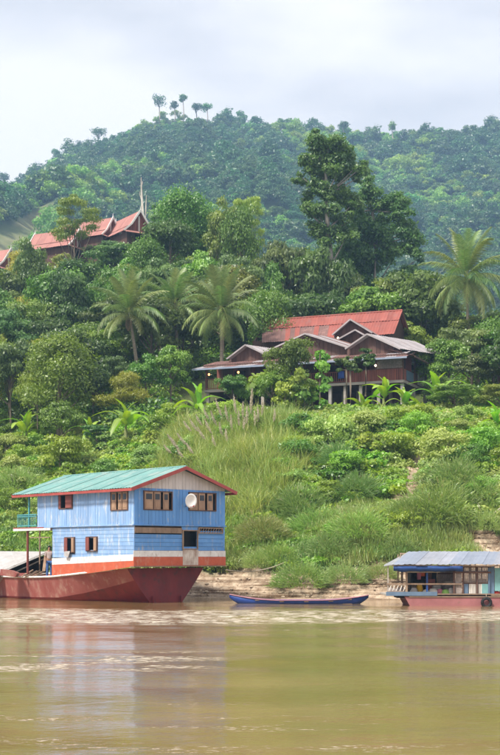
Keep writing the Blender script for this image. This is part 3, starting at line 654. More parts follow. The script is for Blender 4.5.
# ------------------------------------------------------------------ shrubs on the bank, one by one
SH = [  # px, base row, width px, kind, label
 (60, 474, 62, 'bush', 'large domed vine covered shrub above the houseboat roof'), (18, 480, 44, 'palebush', 'pale green mound at the left edge above the houseboat'),
 (105, 452, 34, 'palebush', 'low pale shrub between the two banana clumps'), (15, 512, 40, 'bush', 'green shrub just left of the houseboat roof'), (150, 470, 46, 'palebush', 'pale vine mound above the houseboat ridge'),
 (332, 452, 62, 'palebush', 'pale rounded shrub in front of the stilts'), (300, 470, 48, 'darkbush', 'dark green shrub beside the reed bed'), (262, 440, 40, 'darkbush', 'dark shrub behind the reed plumes'),
 (225, 428, 44, 'bush', 'green shrub under the left veranda'), (395, 466, 56, 'bush', 'green shrub left of the dirt path'), (372, 440, 50, 'palebush', 'pale shrub below the banana leaves'),
 (448, 466, 66, 'palebush', 'broad pale vine mound right of the dirt path'), (488, 458, 50, 'bush', 'green vine mound at the right edge'), (470, 470, 40, 'darkbush', 'dark leafy shrub in the right vine mound'), (415, 440, 44, 'bush', 'green shrub behind the top of the path'),
 (345, 478, 44, 'bush', 'green shrub midway up the bank'), (160, 440, 44, 'bush', 'leafy green shrub left of the bright banana plant'), (180, 452, 36, 'darkbush', 'dark shrub behind the houseboat ridge'),
 (130, 415, 40, 'darkbush', 'dark shrub behind the second banana clump'), (275, 414, 44, 'broadbush', 'broad leaved shrub left of the stilts'), (302, 418, 36, 'broadbush', 'broad leaved climber in front of the first stilts'),
 (250, 405, 40, 'bush', 'light green shrub below the veranda lamps'), (175, 425, 36, 'bush', 'green shrub beside the bright banana plant'), (5, 462, 50, 'palebush', 'pale green shrub at the left edge of the bank'),
 (210, 520, 30, 'bush', 'green tuft beside the houseboat stern'), (330, 505, 40, 'bush', 'green shrub in the middle of the grass'), (480, 505, 44, 'bush', 'green mound above the tin roofed barge'), (290, 492, 40, 'palebush', 'pale mound right of the reeds')]
for px, py, w, kd, lb in SH:
    p = hit(px, py); s = w*p.y/F/2/KIND[kd][0][3]/1.05
    plant(kd, random.randrange(3), p, s, random.uniform(0, 6.28), 'shrub', lb, 'shrub', sub=('stem', 'foliage'))
rs = random.Random(31); spots = [hit(a, b) for a, b, *_ in SH]; nsh_ = 0
ZS = [(180, 'in the vines above the houseboat'), (300, 'among the reeds'), (410, 'in the vines left of the dirt path'), (900, 'in the vines right of the dirt path')]
SD = {'bush': 'leafy bright green shrub', 'palebush': 'pale green shrub', 'darkbush': 'darker green shrub', 'broadbush': 'broad leaved shrub'}
for _ in range(400):
    px = rs.uniform(-15, 515); py = rs.uniform(424, 486) if rs.random() < .8 else rs.uniform(486, 540); p = hit(px, py)
    if any((p-q).length < 2.0 for q in spots) or path_dist(np.array([p.x]), np.array([p.y]))[0] < 2.4 or bare(np.array([p.x]), np.array([p.y]))[0] > .3: continue
    if 190 < px < 285 and py > 440 and rs.random() < .7: continue
    spots.append(p); kd = rs.choice(['bush', 'bush', 'palebush', 'darkbush', 'broadbush']); s = rs.uniform(.55, 1.05)*(1 if kd != 'broadbush' else .6)
    zn = next(b for a, b in ZS if px < a); plant(kd, rs.randrange(3), p-Vector((0, 0, .15)), s, rs.uniform(0, 6.28), 'shrub', f'{SD[kd]} {zn}', 'shrub', 'shrubs on the river bank', sub=('stem', 'foliage')); nsh_ += 1
    if nsh_ >= 75: break
# fine grassy mounds: a dome of long hanging blades
def mound_mesh(matn, seed, n=3600):
    r = np.random.default_rng(seed); V = []; Fq = []; T = []
    for i in range(n):
        d = unit(r.normal(0, 1, 3)); d[2] = abs(d[2]); a_ = math.atan2(d[1], d[0]); p = d*np.array([1.35, 1.1, .9])*r.uniform(.72, 1.05)*(1+.16*math.sin(3*a_+seed)+.14*math.sin(5*a_+2*seed+4*d[2])+.10*math.sin(9*a_+7*d[2])); out = unit(np.array([d[0], d[1], .55+.6*d[2]])+r.normal(0, .25, 3)); L_ = r.uniform(.16, .42)
        s = unit(np.cross(out, r.normal(0, 1, 3)))*.013; t = r.random(); b = len(V)
        for j in range(4):
            q = j/3; c = p+out*L_*q-np.array([0, 0, .45])*L_*q*q; w = 1-q**1.5; V += [c-s*w, c+s*w]; T += [t, t]
        Fq += [(b+2*j, b+2*j+1, b+2*j+3, b+2*j+2) for j in range(3)]
    me = npmesh('blades', np.array(V), np.array(Fq), False, T); me.materials.append(M[matn]); return me
MM = [mound_mesh('grass', 1), mound_mesh('grass_cool', 2), mound_mesh('grass_pale', 3)]
for px, py, w, v, lb in [(440, 530, 90, 0, 'wide mound of fine hanging grass above the tin roofed barge'), (478, 512, 60, 1, 'grass mound at the right edge'), (358, 503, 56, 1, 'grass mound left of the dirt path foot'),
    (360, 545, 62, 0, 'grass mound above the long blue boat stern'), (300, 520, 64, 1, 'grass mound in the middle of the bank'), (322, 540, 60, 0, 'low grass mound above the blue boat'), (262, 545, 56, 2, 'pale grass mound right of the houseboat stern'), (402, 560, 46, 2, 'pale dry grass mound left of the barge roof'),
    (345, 590, 44, 2, 'grass tuft hanging over the mud terraces above the blue boat'), (302, 592, 54, 0, 'grass clump growing down the mud terraces'), (380, 585, 36, 2, 'pale grass clump beside the barge'), (240, 505, 60, 2, 'pale grass mound below the reeds'), (340, 475, 60, 1, 'grass mound high on the bank'), (415, 528, 60, 0, 'grass mound directly above the barge roof'), (455, 495, 70, 1, 'cool green grass mound below the broad vine mound'), (330, 560, 50, 2, 'pale grass mound low on the bank above the blue boat'), (280, 570, 44, 0, 'grass mound at the edge of the terraces'), (490, 535, 40, 2, 'pale grass mound beside the bare patch'), (258, 575, 40, 2, 'pale grass tuft at the edge of the terraces near the stern'), (20, 500, 60, 1, 'cool green grass mound left of the houseboat roof')]:
    p = hit(px, py-4); s = w*p.y/F/2/1.25; e = empty('grass_mound', p, random.uniform(0, 6.28), label=lb, cat='grass mound'); e.scale = (s, s, s*1.1); link('blades', MM[v], None, e)
# ------------------------------------------------------------------ paint and building materials
mat('blue_board', (.27, .42, .66), (.19, .33, .58), 1.6, .6, .006, (1, 1, .25), .10, dirt=(.52, .56, .62), dscale=3.5, dpos=.52, dwid=.14, dstretch=(1, 1, .25))
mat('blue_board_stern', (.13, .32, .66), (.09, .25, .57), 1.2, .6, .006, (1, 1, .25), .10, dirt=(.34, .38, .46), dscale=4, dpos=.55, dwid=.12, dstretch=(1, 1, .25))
mat('white_paint', (.78, .77, .76), (.60, .58, .57), 2, .6, .004, rnd=.04, dirt=(.38, .30, .25), dscale=4, dpos=.54, dstretch=(1, 1, .4))
mat('orange_paint', (.52, .11, .05), (.42, .08, .035), 2, .6, .004, rnd=.05, dirt=(.46, .22, .15), dscale=3, dpos=.54, dstretch=(1, 1, .4))
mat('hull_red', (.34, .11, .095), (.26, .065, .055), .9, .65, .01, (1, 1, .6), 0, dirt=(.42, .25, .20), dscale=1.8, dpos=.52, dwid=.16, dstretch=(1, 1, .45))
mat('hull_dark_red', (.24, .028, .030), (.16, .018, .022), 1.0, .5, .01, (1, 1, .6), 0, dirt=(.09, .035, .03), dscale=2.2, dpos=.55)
mat('stained', (.62, .57, .52), (.34, .24, .19), 4, .8, rnd=0, stretch=(1, 1, .4))
mat('red_trim', (.38, .075, .06), (.28, .05, .04), 2, .6, rnd=.05, dirt=(.16, .06, .05), dscale=2.5, dpos=.62)
mat('teal_tin', (.15, .31, .28), (.115, .25, .235), .8, .45, rnd=.05, dirt=(.24, .33, .30), dscale=1.3, dpos=.5)
mat('gable_board', (.66, .61, .58), (.52, .47, .45), 2, .8, .005, (1, 1, .3), .07)
mat('shutter_red', (.26, .075, .06), (.17, .05, .04), 3, .7, .004, (1, 1, .3), .1)
mat('shutter_brown', (.40, .26, .17), (.28, .17, .11), 4, .7, .004, (1, 1, .3), .1)
mat('old_wood', (.34, .24, .17), (.20, .14, .10), 3, .85, .01, (1, 1, .3), .15)
mat('grey_wood', (.42, .38, .34), (.27, .24, .21), 3, .85, .01, (.3, 1, 1), .12)
mat('dark_inside', (.030, .026, .024), (.018, .016, .015), 2, .9, rnd=0)  # near-black, mostly for painting in the shade of interiors
mat('glass_dark', (.03, .035, .04), (.02, .02, .025), 2, .15, rnd=0)
mat('balcony_teal', (.10, .38, .40), (.06, .26, .30), 3, .5)
mat('dish_white', (.82, .82, .80), (.72, .72, .72), 3, .4)
mat('metal_grey', (.34, .35, .37), (.22, .22, .24), 3, .5)
mat('tin_grey', (.30, .31, .36), (.24, .25, .29), 1.2, .5, rnd=.07, dirt=(.36, .30, .28), dscale=1.5, dpos=.6)
mat('tarp_grey', (.46, .44, .43), (.36, .34, .33), 1.5, .8, .01)
mat('tin_barge', (.25, .275, .34), (.20, .225, .29), 1.0, .45, rnd=.06, dirt=(.48, .40, .42), dscale=1.2, dpos=.64)
mat('tarp_blue', (.016, .065, .24), (.012, .045, .17), 2, .5, .01)
mat('barge_pink', (.38, .15, .155), (.28, .11, .11), 1.3, .65, .006, rnd=0, dirt=(.24, .12, .10), dscale=1.8, dpos=.60)
mat('boat_blue', (.022, .065, .28), (.015, .045, .21), 2, .45, rnd=0, dirt=(.10, .14, .36), dscale=3, dpos=.6)
mat('boat_rim', (.40, .20, .24), (.28, .13, .16), 3, .6)
mat('rubber', (.02, .02, .022), (.012, .012, .012), 4, .8)
mat('rust_tin', (.20, .105, .09), (.13, .07, .062), .7, .8, .01, rnd=.13, dirt=(.29, .16, .14), dscale=.9, dpos=.55)
mat('red_tin', (.31, .084, .062), (.235, .062, .046), .7, .7, .01, rnd=.10, dirt=(.24, .10, .085), dscale=1.1, dpos=.52)
mat('pale_tin', (.36, .33, .34), (.26, .235, .24), 1.0, .7, .01, rnd=.08, dirt=(.30, .19, .16), dscale=1.2, dpos=.56)
mat('brown_board', (.13, .070, .052), (.075, .040, .032), 2, .8, .01, (1, 1, .2), .15)
mat('red_board', (.30, .10, .075), (.19, .065, .05), 2, .8, .01, (1, 1, .2), .15)
mat('woven', (.33, .28, .26), (.20, .165, .15), 6, .9, .01, rnd=.08)
mat('concrete', (.42, .40, .38), (.28, .26, .24), 2, .9, .01)
mat('edge_blue', (.27, .31, .40), (.20, .24, .32), 2, .5, rnd=.03)
mat('terracotta', (.40, .19, .16), (.34, .15, .13), .6, .8, .01, rnd=.07)
mat('cream', (.80, .78, .74), (.66, .64, .60), 2, .6)
mat('rope', (.55, .46, .34), (.4, .33, .24), 4, .9)
mat('skin', (.36, .20, .13), (.32, .17, .11), 3, .6, rnd=0)
mat('hair', (.02, .015, .012), (.015, .01, .01), 3, .5, rnd=0)
mat('shirt', (.50, .40, .38), (.40, .32, .30), 3, .8, rnd=0)
mat('jeans', (.06, .14, .36), (.04, .10, .28), 4, .9, rnd=0)
for nm, c in (('cloth_orange', (.70, .14, .03)), ('cloth_yellow', (.72, .42, .03)), ('cloth_white', (.70, .66, .60)), ('cloth_green', (.28, .50, .12)), ('cloth_pink', (.60, .22, .30)), ('cloth_red', (.5, .05, .04)), ('paint_teal', (.20, .42, .42)), ('paint_slate', (.13, .20, .30)), ('bed_blue', (.04, .10, .40)), ('lilac', (.52, .46, .58))):
    mat(nm, c, tuple(x*.8 for x in c), 3, .8)
def lampmat(name, col, st):
    m, t, b = bsdf(name); b.inputs['Base Color'].default_value = (*col, 1); b.inputs['Emission Color'].default_value = (*col, 1); b.inputs['Emission Strength'].default_value = st
lampmat('lamp_warm', (1, .42, .14), 2.2); lampmat('lamp_white', (1, .80, .55), 1.6)

def corrugated(name, a, b, c, d, n, matn, parent, pitch=.22, amp=.022, th=.012, seed=0, jag=0):
    """a roof plane in n single sheets: a-b is the ridge, d-c the eave; ribs run down the slope"""
    r = random.Random(seed); a, b, c, d = map(Vector, (a, b, c, d)); nrm = (b-a).cross(d-a).normalized()
    if nrm.z < 0: nrm = -nrm
    for i in range(n):
        q0, q1 = i/n, (i+1)/n+.02/n; w = (b-a).length/n; k = max(4, int(w/pitch)*4); lift = nrm*(.012*(i % 2)+r.uniform(0, .008)); ex = (d-a).normalized()*r.uniform(-jag, jag)
        V = []
        for j in range(k+1):
            q = q0+(q1-q0)*j/k; h = nrm*(amp*math.cos(j*math.pi/2))+lift; p = a.lerp(b, q)+h; e = d.lerp(c, q)+h+ex; V += [p, e]
        m_ = len(V); V += [v-nrm*th for v in V]
        Fs = [(2*j, 2*j+1, 2*j+3, 2*j+2) for j in range(k)]+[(m_+2*j+2, m_+2*j+3, m_+2*j+1, m_+2*j) for j in range(k)]+[(2*j+1, m_+2*j+1, m_+2*j+3, 2*j+3) for j in range(k)]+[(2*j, 2*j+2, m_+2*j+2, m_+2*j) for j in range(k)]+[(0, m_, m_+1, 1), (2*k, 2*k+1, m_+2*k+1, m_+2*k)]
        mb = MB(); mb.add(V, Fs); o = mb.build(name, M[matn if isinstance(matn, str) else r.choice(matn)], parent)

# ------------------------------------------------------------------ the blue houseboat
A = R(42); s_, c_ = math.sin(A), math.cos(A); OX, OY = W(134, 555, 64).x, 64.0
hb = empty('houseboat', (OX, OY, 0), A, label='blue two storey wooden houseboat with teal roof and red hull', cat='houseboat')
def vside(px): return ((250-px)*OY/1.0+F*OX)/(F*s_-(250-px)*c_)         # metres along the side wall (u = 0) at a pixel column
def uend(px): return ((px-250)*OY-F*OX)/(F*c_-(px-250)*s_)             # metres along the stern wall (v = 0)
def zat(py, Y): return CH+(YH-py)*Y/F
def zs(px, py): return zat(py, OY+c_*vside(px))
def ze(px, py): return zat(py, OY+s_*uend(px))
WID = uend(225); LEN = vside(37.5); LOW = vside(52); CX = WID/2
def cut(lo, hi, holes):
    out = [(lo, hi)]
    for a, b in holes:
        nxt = []
        for p, q in out:
            if b <= p or a >= q: nxt.append((p, q)); continue
            if a > p+.01: nxt.append((p, a))
            if b < q-.01: nxt.append((b, q))
        out = nxt
    return out
def clad(face, a0, a1, zf0, zf1, holes, vert, w, matn, parent, name='plank', gap=.012, seed=0, th=.03, off=0.0):
    """boards on a wall: face 's' is the side u = 0, 'e' the stern v = 0; zf0, zf1 give the lower and upper edge"""
    r = random.Random(seed)
    f0 = zf0 if callable(zf0) else (lambda a: zf0); f1 = zf1 if callable(zf1) else (lambda a: zf1)
    def put(p, q, z0, z1, z0b=None, z1b=None):
        o = off+r.uniform(0, .012); z0b = z0 if z0b is None else z0b; z1b = z1 if z1b is None else z1b
        x = lambda a, k, z: (-k, a, z) if face == 's' else (a, -k, z)
        vs = [x(p, o, z0), x(q, o, z0b), x(q, o-th, z0b), x(p, o-th, z0), x(p, o, z1), x(q, o, z1b), x(q, o-th, z1b), x(p, o-th, z1)]
        fs = [(0,3,2,1),(4,5,6,7),(0,1,5,4),(1,2,6,5),(2,3,7,6),(3,0,4,7)]
        if face == 's': fs = [f[::-1] for f in fs]
        MB().add(vs, fs).build(name, M[matn], parent)
    if vert:
        n = max(1, round((a1-a0)/w)); ww = (a1-a0)/n
        for i in range(n):
            p, q = a0+i*ww+gap/2, a0+(i+1)*ww-gap/2; zz = cut(0, 1, [])
            hs = [(h[2], h[3]) for h in holes if h[0] < (p+q)/2 < h[1]]
            segs = cut(-9, 99, hs)
            for lo, hi in segs:
                za, zb = max(lo, f0(p)), max(lo, f0(q)); zc, zd = min(hi, f1(p)), min(hi, f1(q))
                if min(zc-za, zd-zb) > .04: put(p, q, za, zc, zb, zd)
    else:
        z = f0(a0); top = f1(a0)
        n = max(1, round((top-z)/w)); ww = (top-z)/n
        for i in range(n):
            z0, z1 = z+i*ww+gap/2, z+(i+1)*ww-gap/2; hs = [(h[0], h[1]) for h in holes if h[2] < (z0+z1)/2 < h[3]]
            for lo, hi in cut(a0, a1, hs): put(lo, hi, z0, z1)

Z_EAVE = 5.72; Z_MID = 3.88; RISE = 1.05
def sheer(v): return 1.16+.70*max(0, 1-v/8.2)**1.25+.0*v
# windows: pixel boxes on the photograph's side and stern wall
def sbox(x0, x1, y0, y1): v1, v0 = vside(x0), vside(x1); return (v0, v1, zs((x0+x1)/2, y1), zs((x0+x1)/2, y0))
def ebox(x0, x1, y0, y1): return (uend(x0), uend(x1), ze((x0+x1)/2, y1), ze((x0+x1)/2, y0))
SW = [sbox(59.5, 72.5, 495.5, 508), sbox(111.5, 128, 492, 509.5), sbox(65.5, 74.5, 538, 552), sbox(87, 97, 537.5, 550.5)]
EW = [ebox(144, 171.4, 492, 509.3), ebox(189, 215.2, 493.5, 510.2), ebox(183.2, 197, 531, 548.6), ebox(199, 222, 528.7, 532.6)]
Zstripe_s = lambda v: 2.62-.035*v*.0-.30*min(1, v/8)          # top of the white band on the side
SG = 2.30
# upper storey
clad('s', 0.02, LEN, Z_MID, Z_EAVE, SW[:2], True, .215, 'blue_board', hb, seed=1)
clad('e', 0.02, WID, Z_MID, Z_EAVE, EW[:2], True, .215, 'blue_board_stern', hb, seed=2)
# lower storey
clad('s', 0.02, LOW, lambda v: 2.26, Z_MID-.03, SW[2:], False, .20, 'blue_board', hb, seed=3, th=.025, off=-.03)
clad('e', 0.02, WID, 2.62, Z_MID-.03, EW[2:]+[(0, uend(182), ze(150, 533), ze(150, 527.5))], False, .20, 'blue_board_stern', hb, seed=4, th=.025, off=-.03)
MB().box(.05, uend(182), -.02, .02, ze(150, 533), ze(150, 527.5)).build('bare_plank', M['old_wood'], hb, label='bare unpainted brown plank')
for k, (z0, z1) in enumerate(((Z_MID-.02, Z_MID+.05),)):
    MB().box(-.05, 0, 0, LEN, z0, z1).build('batten', M['blue_board'], hb); MB().box(-.05, WID+.03, -.06, -.025, z0, z1).build('batten', M['blue_board_stern'], hb)
# white and orange bands; on the side they follow the sheer
def band(name, top, bot, matn, off):
    mb = MB(); n = 14; vs = []
    for i in range(n+1):
        v = LOW*i/n; vs += [(-off, v, top(v)), (-off, v, bot(v)), (-off+.03, v, bot(v)), (-off+.03, v, top(v))]
    fs = []
    for i in range(n):
        for k in range(4): fs.append((4*i+k, 4*i+4+k, 4*i+4+(k+1) % 4, 4*i+(k+1) % 4))
    fs += [(0, 1, 2, 3)[::1], tuple(4*n+k for k in (3, 2, 1, 0))]
    mb.add(vs, fs); mb.build(name, M[matn], hb)
wt = lambda v: 2.43-.21*v/LOW; wb = lambda v: 2.12-.24*v/LOW
band('white_band', wt, wb, 'white_paint', .004); band('orange_band', lambda v: wb(v)-.004, lambda v: max(sheer(v), .9)-.02, 'orange_paint', .012)
MB().box(-.03, WID+.03, -.012, .018, 2.31, 2.615).build('white_band', M['white_paint'], hb)
MB().box(-.03, WID+.03, -.022, .018, 1.86, 2.306).build('orange_band', M['orange_paint'], hb)
MB().box(-.06, WID+.06, -.08, .25, 1.80, 1.855).build('stern_rail', M['old_wood'], hb)
MB().box(uend(182.5), uend(198), -.027, -.0235, 1.88, 2.66).build('mud_stain', M['stained'], hb)
# carcass: inner floors, far walls, near-black block as painted room shade
MB().box(.55, WID-.06, .6, LEN-.1, Z_MID-.08, Z_MID-.02).build('upper_floor', M['old_wood'], hb)
MB().box(0.03, WID, .03, LOW, 1.80, 1.86).build('lower_floor', M['old_wood'], hb)
MB().box(WID-.06, WID, .03, LEN, 1.9, Z_EAVE).build('far_wall', M['blue_board'], hb)
MB().box(.05, WID-.07, LEN-.06, LEN, Z_MID, Z_EAVE).build('end_wall', M['blue_board'], hb)
MB().box(.05, WID-.07, LOW-.06, LOW, 1.9, Z_MID).build('end_wall', M['blue_board'], hb)
MB().box(1.4, WID-.3, 1.5, LOW-.2, 1.9, 5.6).build('interior_shade', M['dark_inside'], hb)
for x, y in ((.06, .06), (WID-.1, .06), (.06, LEN-.12), (.06, LOW-.12)): MB().box(x, x+.06, y, y+.06, 1.9, Z_EAVE).build('post', M['old_wood'], hb)
# gable
def gtop(u): return Z_EAVE+.06+RISE*(1-abs(u-CX)/(CX+.35))
clad('e', 0, WID, Z_EAVE+.0, lambda u: gtop(u)-.05, [], True, .22, 'gable_board', hb, name='gable_board', seed=5, off=-.02)
# roof
ov = .42; e0, e1 = -ov, vside(19); zr = Z_EAVE+RISE+.10; zl = Z_EAVE-.02
corrugated('roof_sheet', (CX, e0, zr), (CX, e1, zr), (-ov, e1, zl), (-ov, e0, zl), 12, 'teal_tin', hb, pitch=.2, amp=.014)
corrugated('roof_sheet', (CX, e1, zr), (CX, e0, zr), (WID+ov, e0, zl), (WID+ov, e1, zl), 12, 'teal_tin', hb, pitch=.2, amp=.014)
MB().tube([(CX, e0-.02, zr+.015), (CX, e1+.02, zr+.015)], .05, 6).build('ridge_cap', M['teal_tin'], hb)
for sx, ex in ((CX, -ov-.02), (CX, WID+ov+.02)):
    MB().bar((sx, e0-.035, zr-.07), (ex, e0-.035, zl-.08), .035, .17).build('bargeboard', M['red_trim'], hb)
    MB().bar((sx, e1+.035, zr-.07), (ex, e1+.035, zl-.08), .035, .17).build('bargeboard', M['red_trim'], hb)
MB().box(-ov-.04, -ov-.01, e0, e1, zl-.16, zl-.03).build('fascia', M['red_trim'], hb)
MB().box(WID+ov+.01, WID+ov+.04, e0, e1, zl-.16, zl-.03).build('fascia', M['red_trim'], hb)
for i in range(13):
    y = e0+.3+i*(e1-e0-.6)/12; MB().bar((-ov+.02, y, zl-.06), (CX, y, zr-.10), .05, .07).build('rafter', M['old_wood'], hb)
# windows
def window(face, b, kind, parent=hb):
    a0, a1, z0, z1 = b; P_ = (lambda p, q, k0, k1, zz0, zz1: MB().box(-k1, -k0, p, q, zz0, zz1)) if face == 's' else (lambda p, q, k0, k1, zz0, zz1: MB().box(p, q, -k1, -k0, zz0, zz1))
    f = .05; d0, d1 = -.03, .05; mb = P_(a0-f, a0, d0, d1, z0-f, z1+f)
    for g in (P_(a1, a1+f, d0, d1, z0-f, z1+f), P_(a0, a1, d0, d1, z0-f, z0), P_(a0, a1, d0, d1, z1, z1+f)): mb.add(g.v, g.f)
    w = mb.build('window', M['brown_board' if kind != 'open' else 'old_wood'], parent)
    P_(a0-.05, a1+.05, -.62, -.60, z0-.05, z1+.05).build('room_shade', M['dark_inside'], w)  # near-black sheet: the room's shade painted behind the opening
    if kind == 'half':      # two leaves: one folded open towards us, one half shut
        m_ = (a0+a1)/2; P_(a0-.02, m_-.06, .05, .085, z0, z1).build('shutter', M['shutter_red'], w); P_(a1-.18, a1, .02, .05, z0, z1).build('shutter', M['shutter_red'], w)
    if kind == 'leaves2':
        P_(a0-.02, a0+.22*(a1-a0), .05, .09, z0, z1).build('shutter', M['shutter_brown'], w); P_(a1-.32*(a1-a0), a1+.02, .05, .09, z0, z1).build('shutter', M['shutter_red'], w)
    if kind == 'row':
        n = 3 if a1-a0 < 2.2 else 4; ww = (a1-a0)/n; order = range(n)
        for i in order:
            p, q = a0+i*ww+.03, a0+(i+1)*ww-.03-(.16 if i == n-1 and face == 'e' else .10*(i % 2))
            sh = P_(p, q, 0, .035, z0, z1).build('shutter', M['shutter_brown'], w)
            P_(p+.07, q-.07, .036, .045, z0+(z1-z0)*.56, z1-.10).build('pane', M['glass_dark'], sh); P_(p+.07, q-.07, .036, .05, z0+.08, z0+(z1-z0)*.46).build('panel', M['shutter_brown'], sh)
    return w
window('s', SW[0], 'half'); window('s', SW[1], 'row'); window('s', SW[2], 'leaves2'); window('s', SW[3], 'leaves2')
window('e', EW[0], 'row'); window('e', EW[1], 'row'); window('e', EW[2], 'open')
w = window('e', EW[3], 'open')
for i in range(9): a = EW[3][0]+(i+.5)*(EW[3][1]-EW[3][0])/9; MB().bar((a-.06, -.02, EW[3][2]), (a+.06, -.02, EW[3][3]), .025).build('lattice_bar', M['old_wood'], w)
# cloth over a sill
cl = MB(); b = SW[2]; cl.slab([(-.12, b[0]+.25, b[2]+.05), (-.13, b[0]+.75, b[2]+.03), (-.16, b[0]+.70, b[2]-.22), (-.14, b[0]+.42, b[2]-.30), (-.15, b[0]+.30, b[2]-.12)], .04)
o = cl.build('hanging_cloth', M['tarp_grey'], None, label='grey cloth hung over the sill of the lower left houseboat window', cat='cloth'); o.matrix_world = Matrix.Translation((OX, OY, 0)) @ Matrix.Rotation(A, 4, 'Z')
# satellite dish on the stern wall
du, dz = uend(185.5), ze(185.5, 501); dish = MB(); vs = [(0, 0, 0)]; fs = []
for i in range(1, 5):
    for k in range(18): t = k*math.pi/9; q = i/4; vs.append((.30*q*math.cos(t), -.09*q*q, .37*q*math.sin(t)))
fs += [(0, 1+(k+1) % 18, 1+k) for k in range(18)]+[(1+i*18+k, 1+i*18+(k+1) % 18, 19+i*18+(k+1) % 18, 19+i*18+k) for i in range(3) for k in range(18)]
dish.add(vs, fs, True); root = empty('satellite_dish'); root.parent = hb; root.location = (du, -.42, dz)
d = dish.build('reflector', M['dish_white'], root); d.rotation_euler = (R(8), 0, R(-28))
sm = d.modifiers.new('thick', 'SOLIDIFY'); sm.thickness = .015
MB().tube([(0, .42, -.28), (0, .15, -.22), (0, .03, 0)], .025, 5).build('bracket', M['metal_grey'], root)
MB().tube([(-.05, .02, -.33), (-.12, -.35, -.30)], .014, 5).tube([(-.12, -.33, -.32), (-.12, -.40, -.26)], .035, 6).build('feed_arm', M['red_trim'], root)
# hull
HS = []
for v in (-.02, .0, 1.2, 2.2, 3.4, 5, 7, 9, 11, 13, 15, 17.5, 20):
    g = 2.50+(.50*min(1, max(0, v-1.2)/3.4))
    if v > 12: g *= 1-((v-12)/8.2)**2*.92
    q = min(1, max(0, (v-1.2)/6.2)); hc = 2.05+q*.72; zc = 1.02*(1-q)**1.3+.10; hw = .98+q*1.65; 
    if v > 12: k = 1-((v-12)/8.2)**2*.94; hc *= k; hw *= k
    HS.append((v, g, sheer(v)+(.35*max(0, (v-12)/8)**2), hc, zc, hw))
HS = HS[2:]
mb = MB(); md = MB(); vs = []; n = len(HS)
def sec(h):
    v, g, zg, hc, zc, hw = h; lo = zc if zc < zg-.1 else zg-.1
    return [(CX-g, v, zg), (CX-(g*.35+hc*.65), v, (zg*.35+lo*.65)), (CX-hc, v, lo), (CX-(hc+hw)/2-.02, v, lo*.5-.05), (CX-hw, v, -.12), (CX-hw*.8, v, -.5), (CX+hw*.8, v, -.5), (CX+hw, v, -.12), (CX+(hc+hw)/2+.02, v, lo*.5-.05), (CX+hc, v, lo), (CX+(g*.35+hc*.65), v, (zg*.35+lo*.65)), (CX+g, v, zg)]
for h in HS: vs += sec(h)
up = []; dn = []
for i in range(n-1):
    for k in range(11):
        f = (12*i+k, 12*i+12+k, 12*i+13+k, 12*i+1+k); (up if k in (0, 1, 9, 10) else dn).append(f)
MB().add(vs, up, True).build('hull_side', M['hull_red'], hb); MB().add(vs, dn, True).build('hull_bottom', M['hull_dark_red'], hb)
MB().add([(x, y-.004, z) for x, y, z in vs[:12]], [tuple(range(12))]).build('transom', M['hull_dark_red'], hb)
MB().slab([(CX-2.3, 1.19, 1.84), (CX+2.3, 1.19, 1.84), (CX+2.95, .02, 1.84), (CX-2.95, .02, 1.84)], .05).build('stern_overhang', M['old_wood'], hb)
# gunwale rail
gp = [(CX-h[1]-.03, h[0], h[2]+.03) for h in HS if h[0] > 2]; MB().tube(gp, .06, 6).build('gunwale', M['white_paint'], hb)
gp = [(CX+h[1]+.03, h[0], h[2]+.03) for h in HS if h[0] > 2]; MB().tube(gp, .06, 6).build('gunwale', M['white_paint'], hb)
for u in (CX-.95, CX+.88): MB().box(u, u+.07, 1.05, 1.13, -.4, .30).build('rudder_post', M['hull_dark_red'], hb)
# open foredeck
for i in range(34):
    v = LOW+.05+i*.27
    if v > 17: break
    g = np.interp(v, [h[0] for h in HS], [h[1] for h in HS])-.05; MB().box(CX-g, CX+g, v, v+.25, sheer(v)-.10-.004*(i % 2), sheer(v)-.05).build('deck_plank', M['grey_wood'], hb)
vb = vside(16); MB().box(-.12, WID, LOW-.3 if 0 else LEN-.0, vb, Z_MID-.10, Z_MID-.02).build('balcony_floor', M['old_wood'], hb)
MB().box(-.16, -.125, LOW-.05, vb+.04, Z_MID-.16, Z_MID-.03).build('balcony_fascia', M['white_paint'], hb); MB().box(-.17, -.126, LOW+.6, vb+.02, Z_MID-.028, Z_MID+.02).build('balcony_fascia', M['red_trim'], hb, label='rusty red edge strip')
MB().box(0, WID, LOW, LEN, Z_MID-.10, Z_MID-.03).build('balcony_floor', M['old_wood'], hb)
vr = vside(18.5)
rail = empty('balcony_rail', (0, 0, 0)); rail.parent = hb
for z in (.62, .12): MB().bar((-.06, LEN, Z_MID+z), (-.06, vr, Z_MID+z), .04).build('rail', M['balcony_teal'], rail)
MB().bar((-.06, LEN, Z_MID+.72), (-.06, vr, Z_MID+.72), .05).build('rail', M['balcony_teal'], rail)
MB().bar((-.06, vr, Z_MID+.70), (WID, vr, Z_MID+.70), .05).build('rail', M['balcony_teal'], rail)
for i in range(15): y = LEN+.1+i*(vr-LEN-.1)/14; MB().bar((-.06, y, Z_MID), (-.06, y, Z_MID+.70), .022).build('baluster', M['balcony_teal'], rail)
for i in range(12): x = .2+i*.5; MB().bar((x, vr, Z_MID), (x, vr, Z_MID+.70), .022).build('baluster', M['balcony_teal'], rail)
for px, u in ((29.5, -.02), (17, WID-.3)): v = vside(29.5); MB().bar((u, v, Z_MID), (u, v, zl-.02), .08).build('balcony_post', M['balcony_teal'], hb)
v = vside(28); MB().bar((-.02, v, sheer(v)-.1), (-.02, v, Z_MID-.1), .09).build('deck_post', M['shutter_red'], hb)
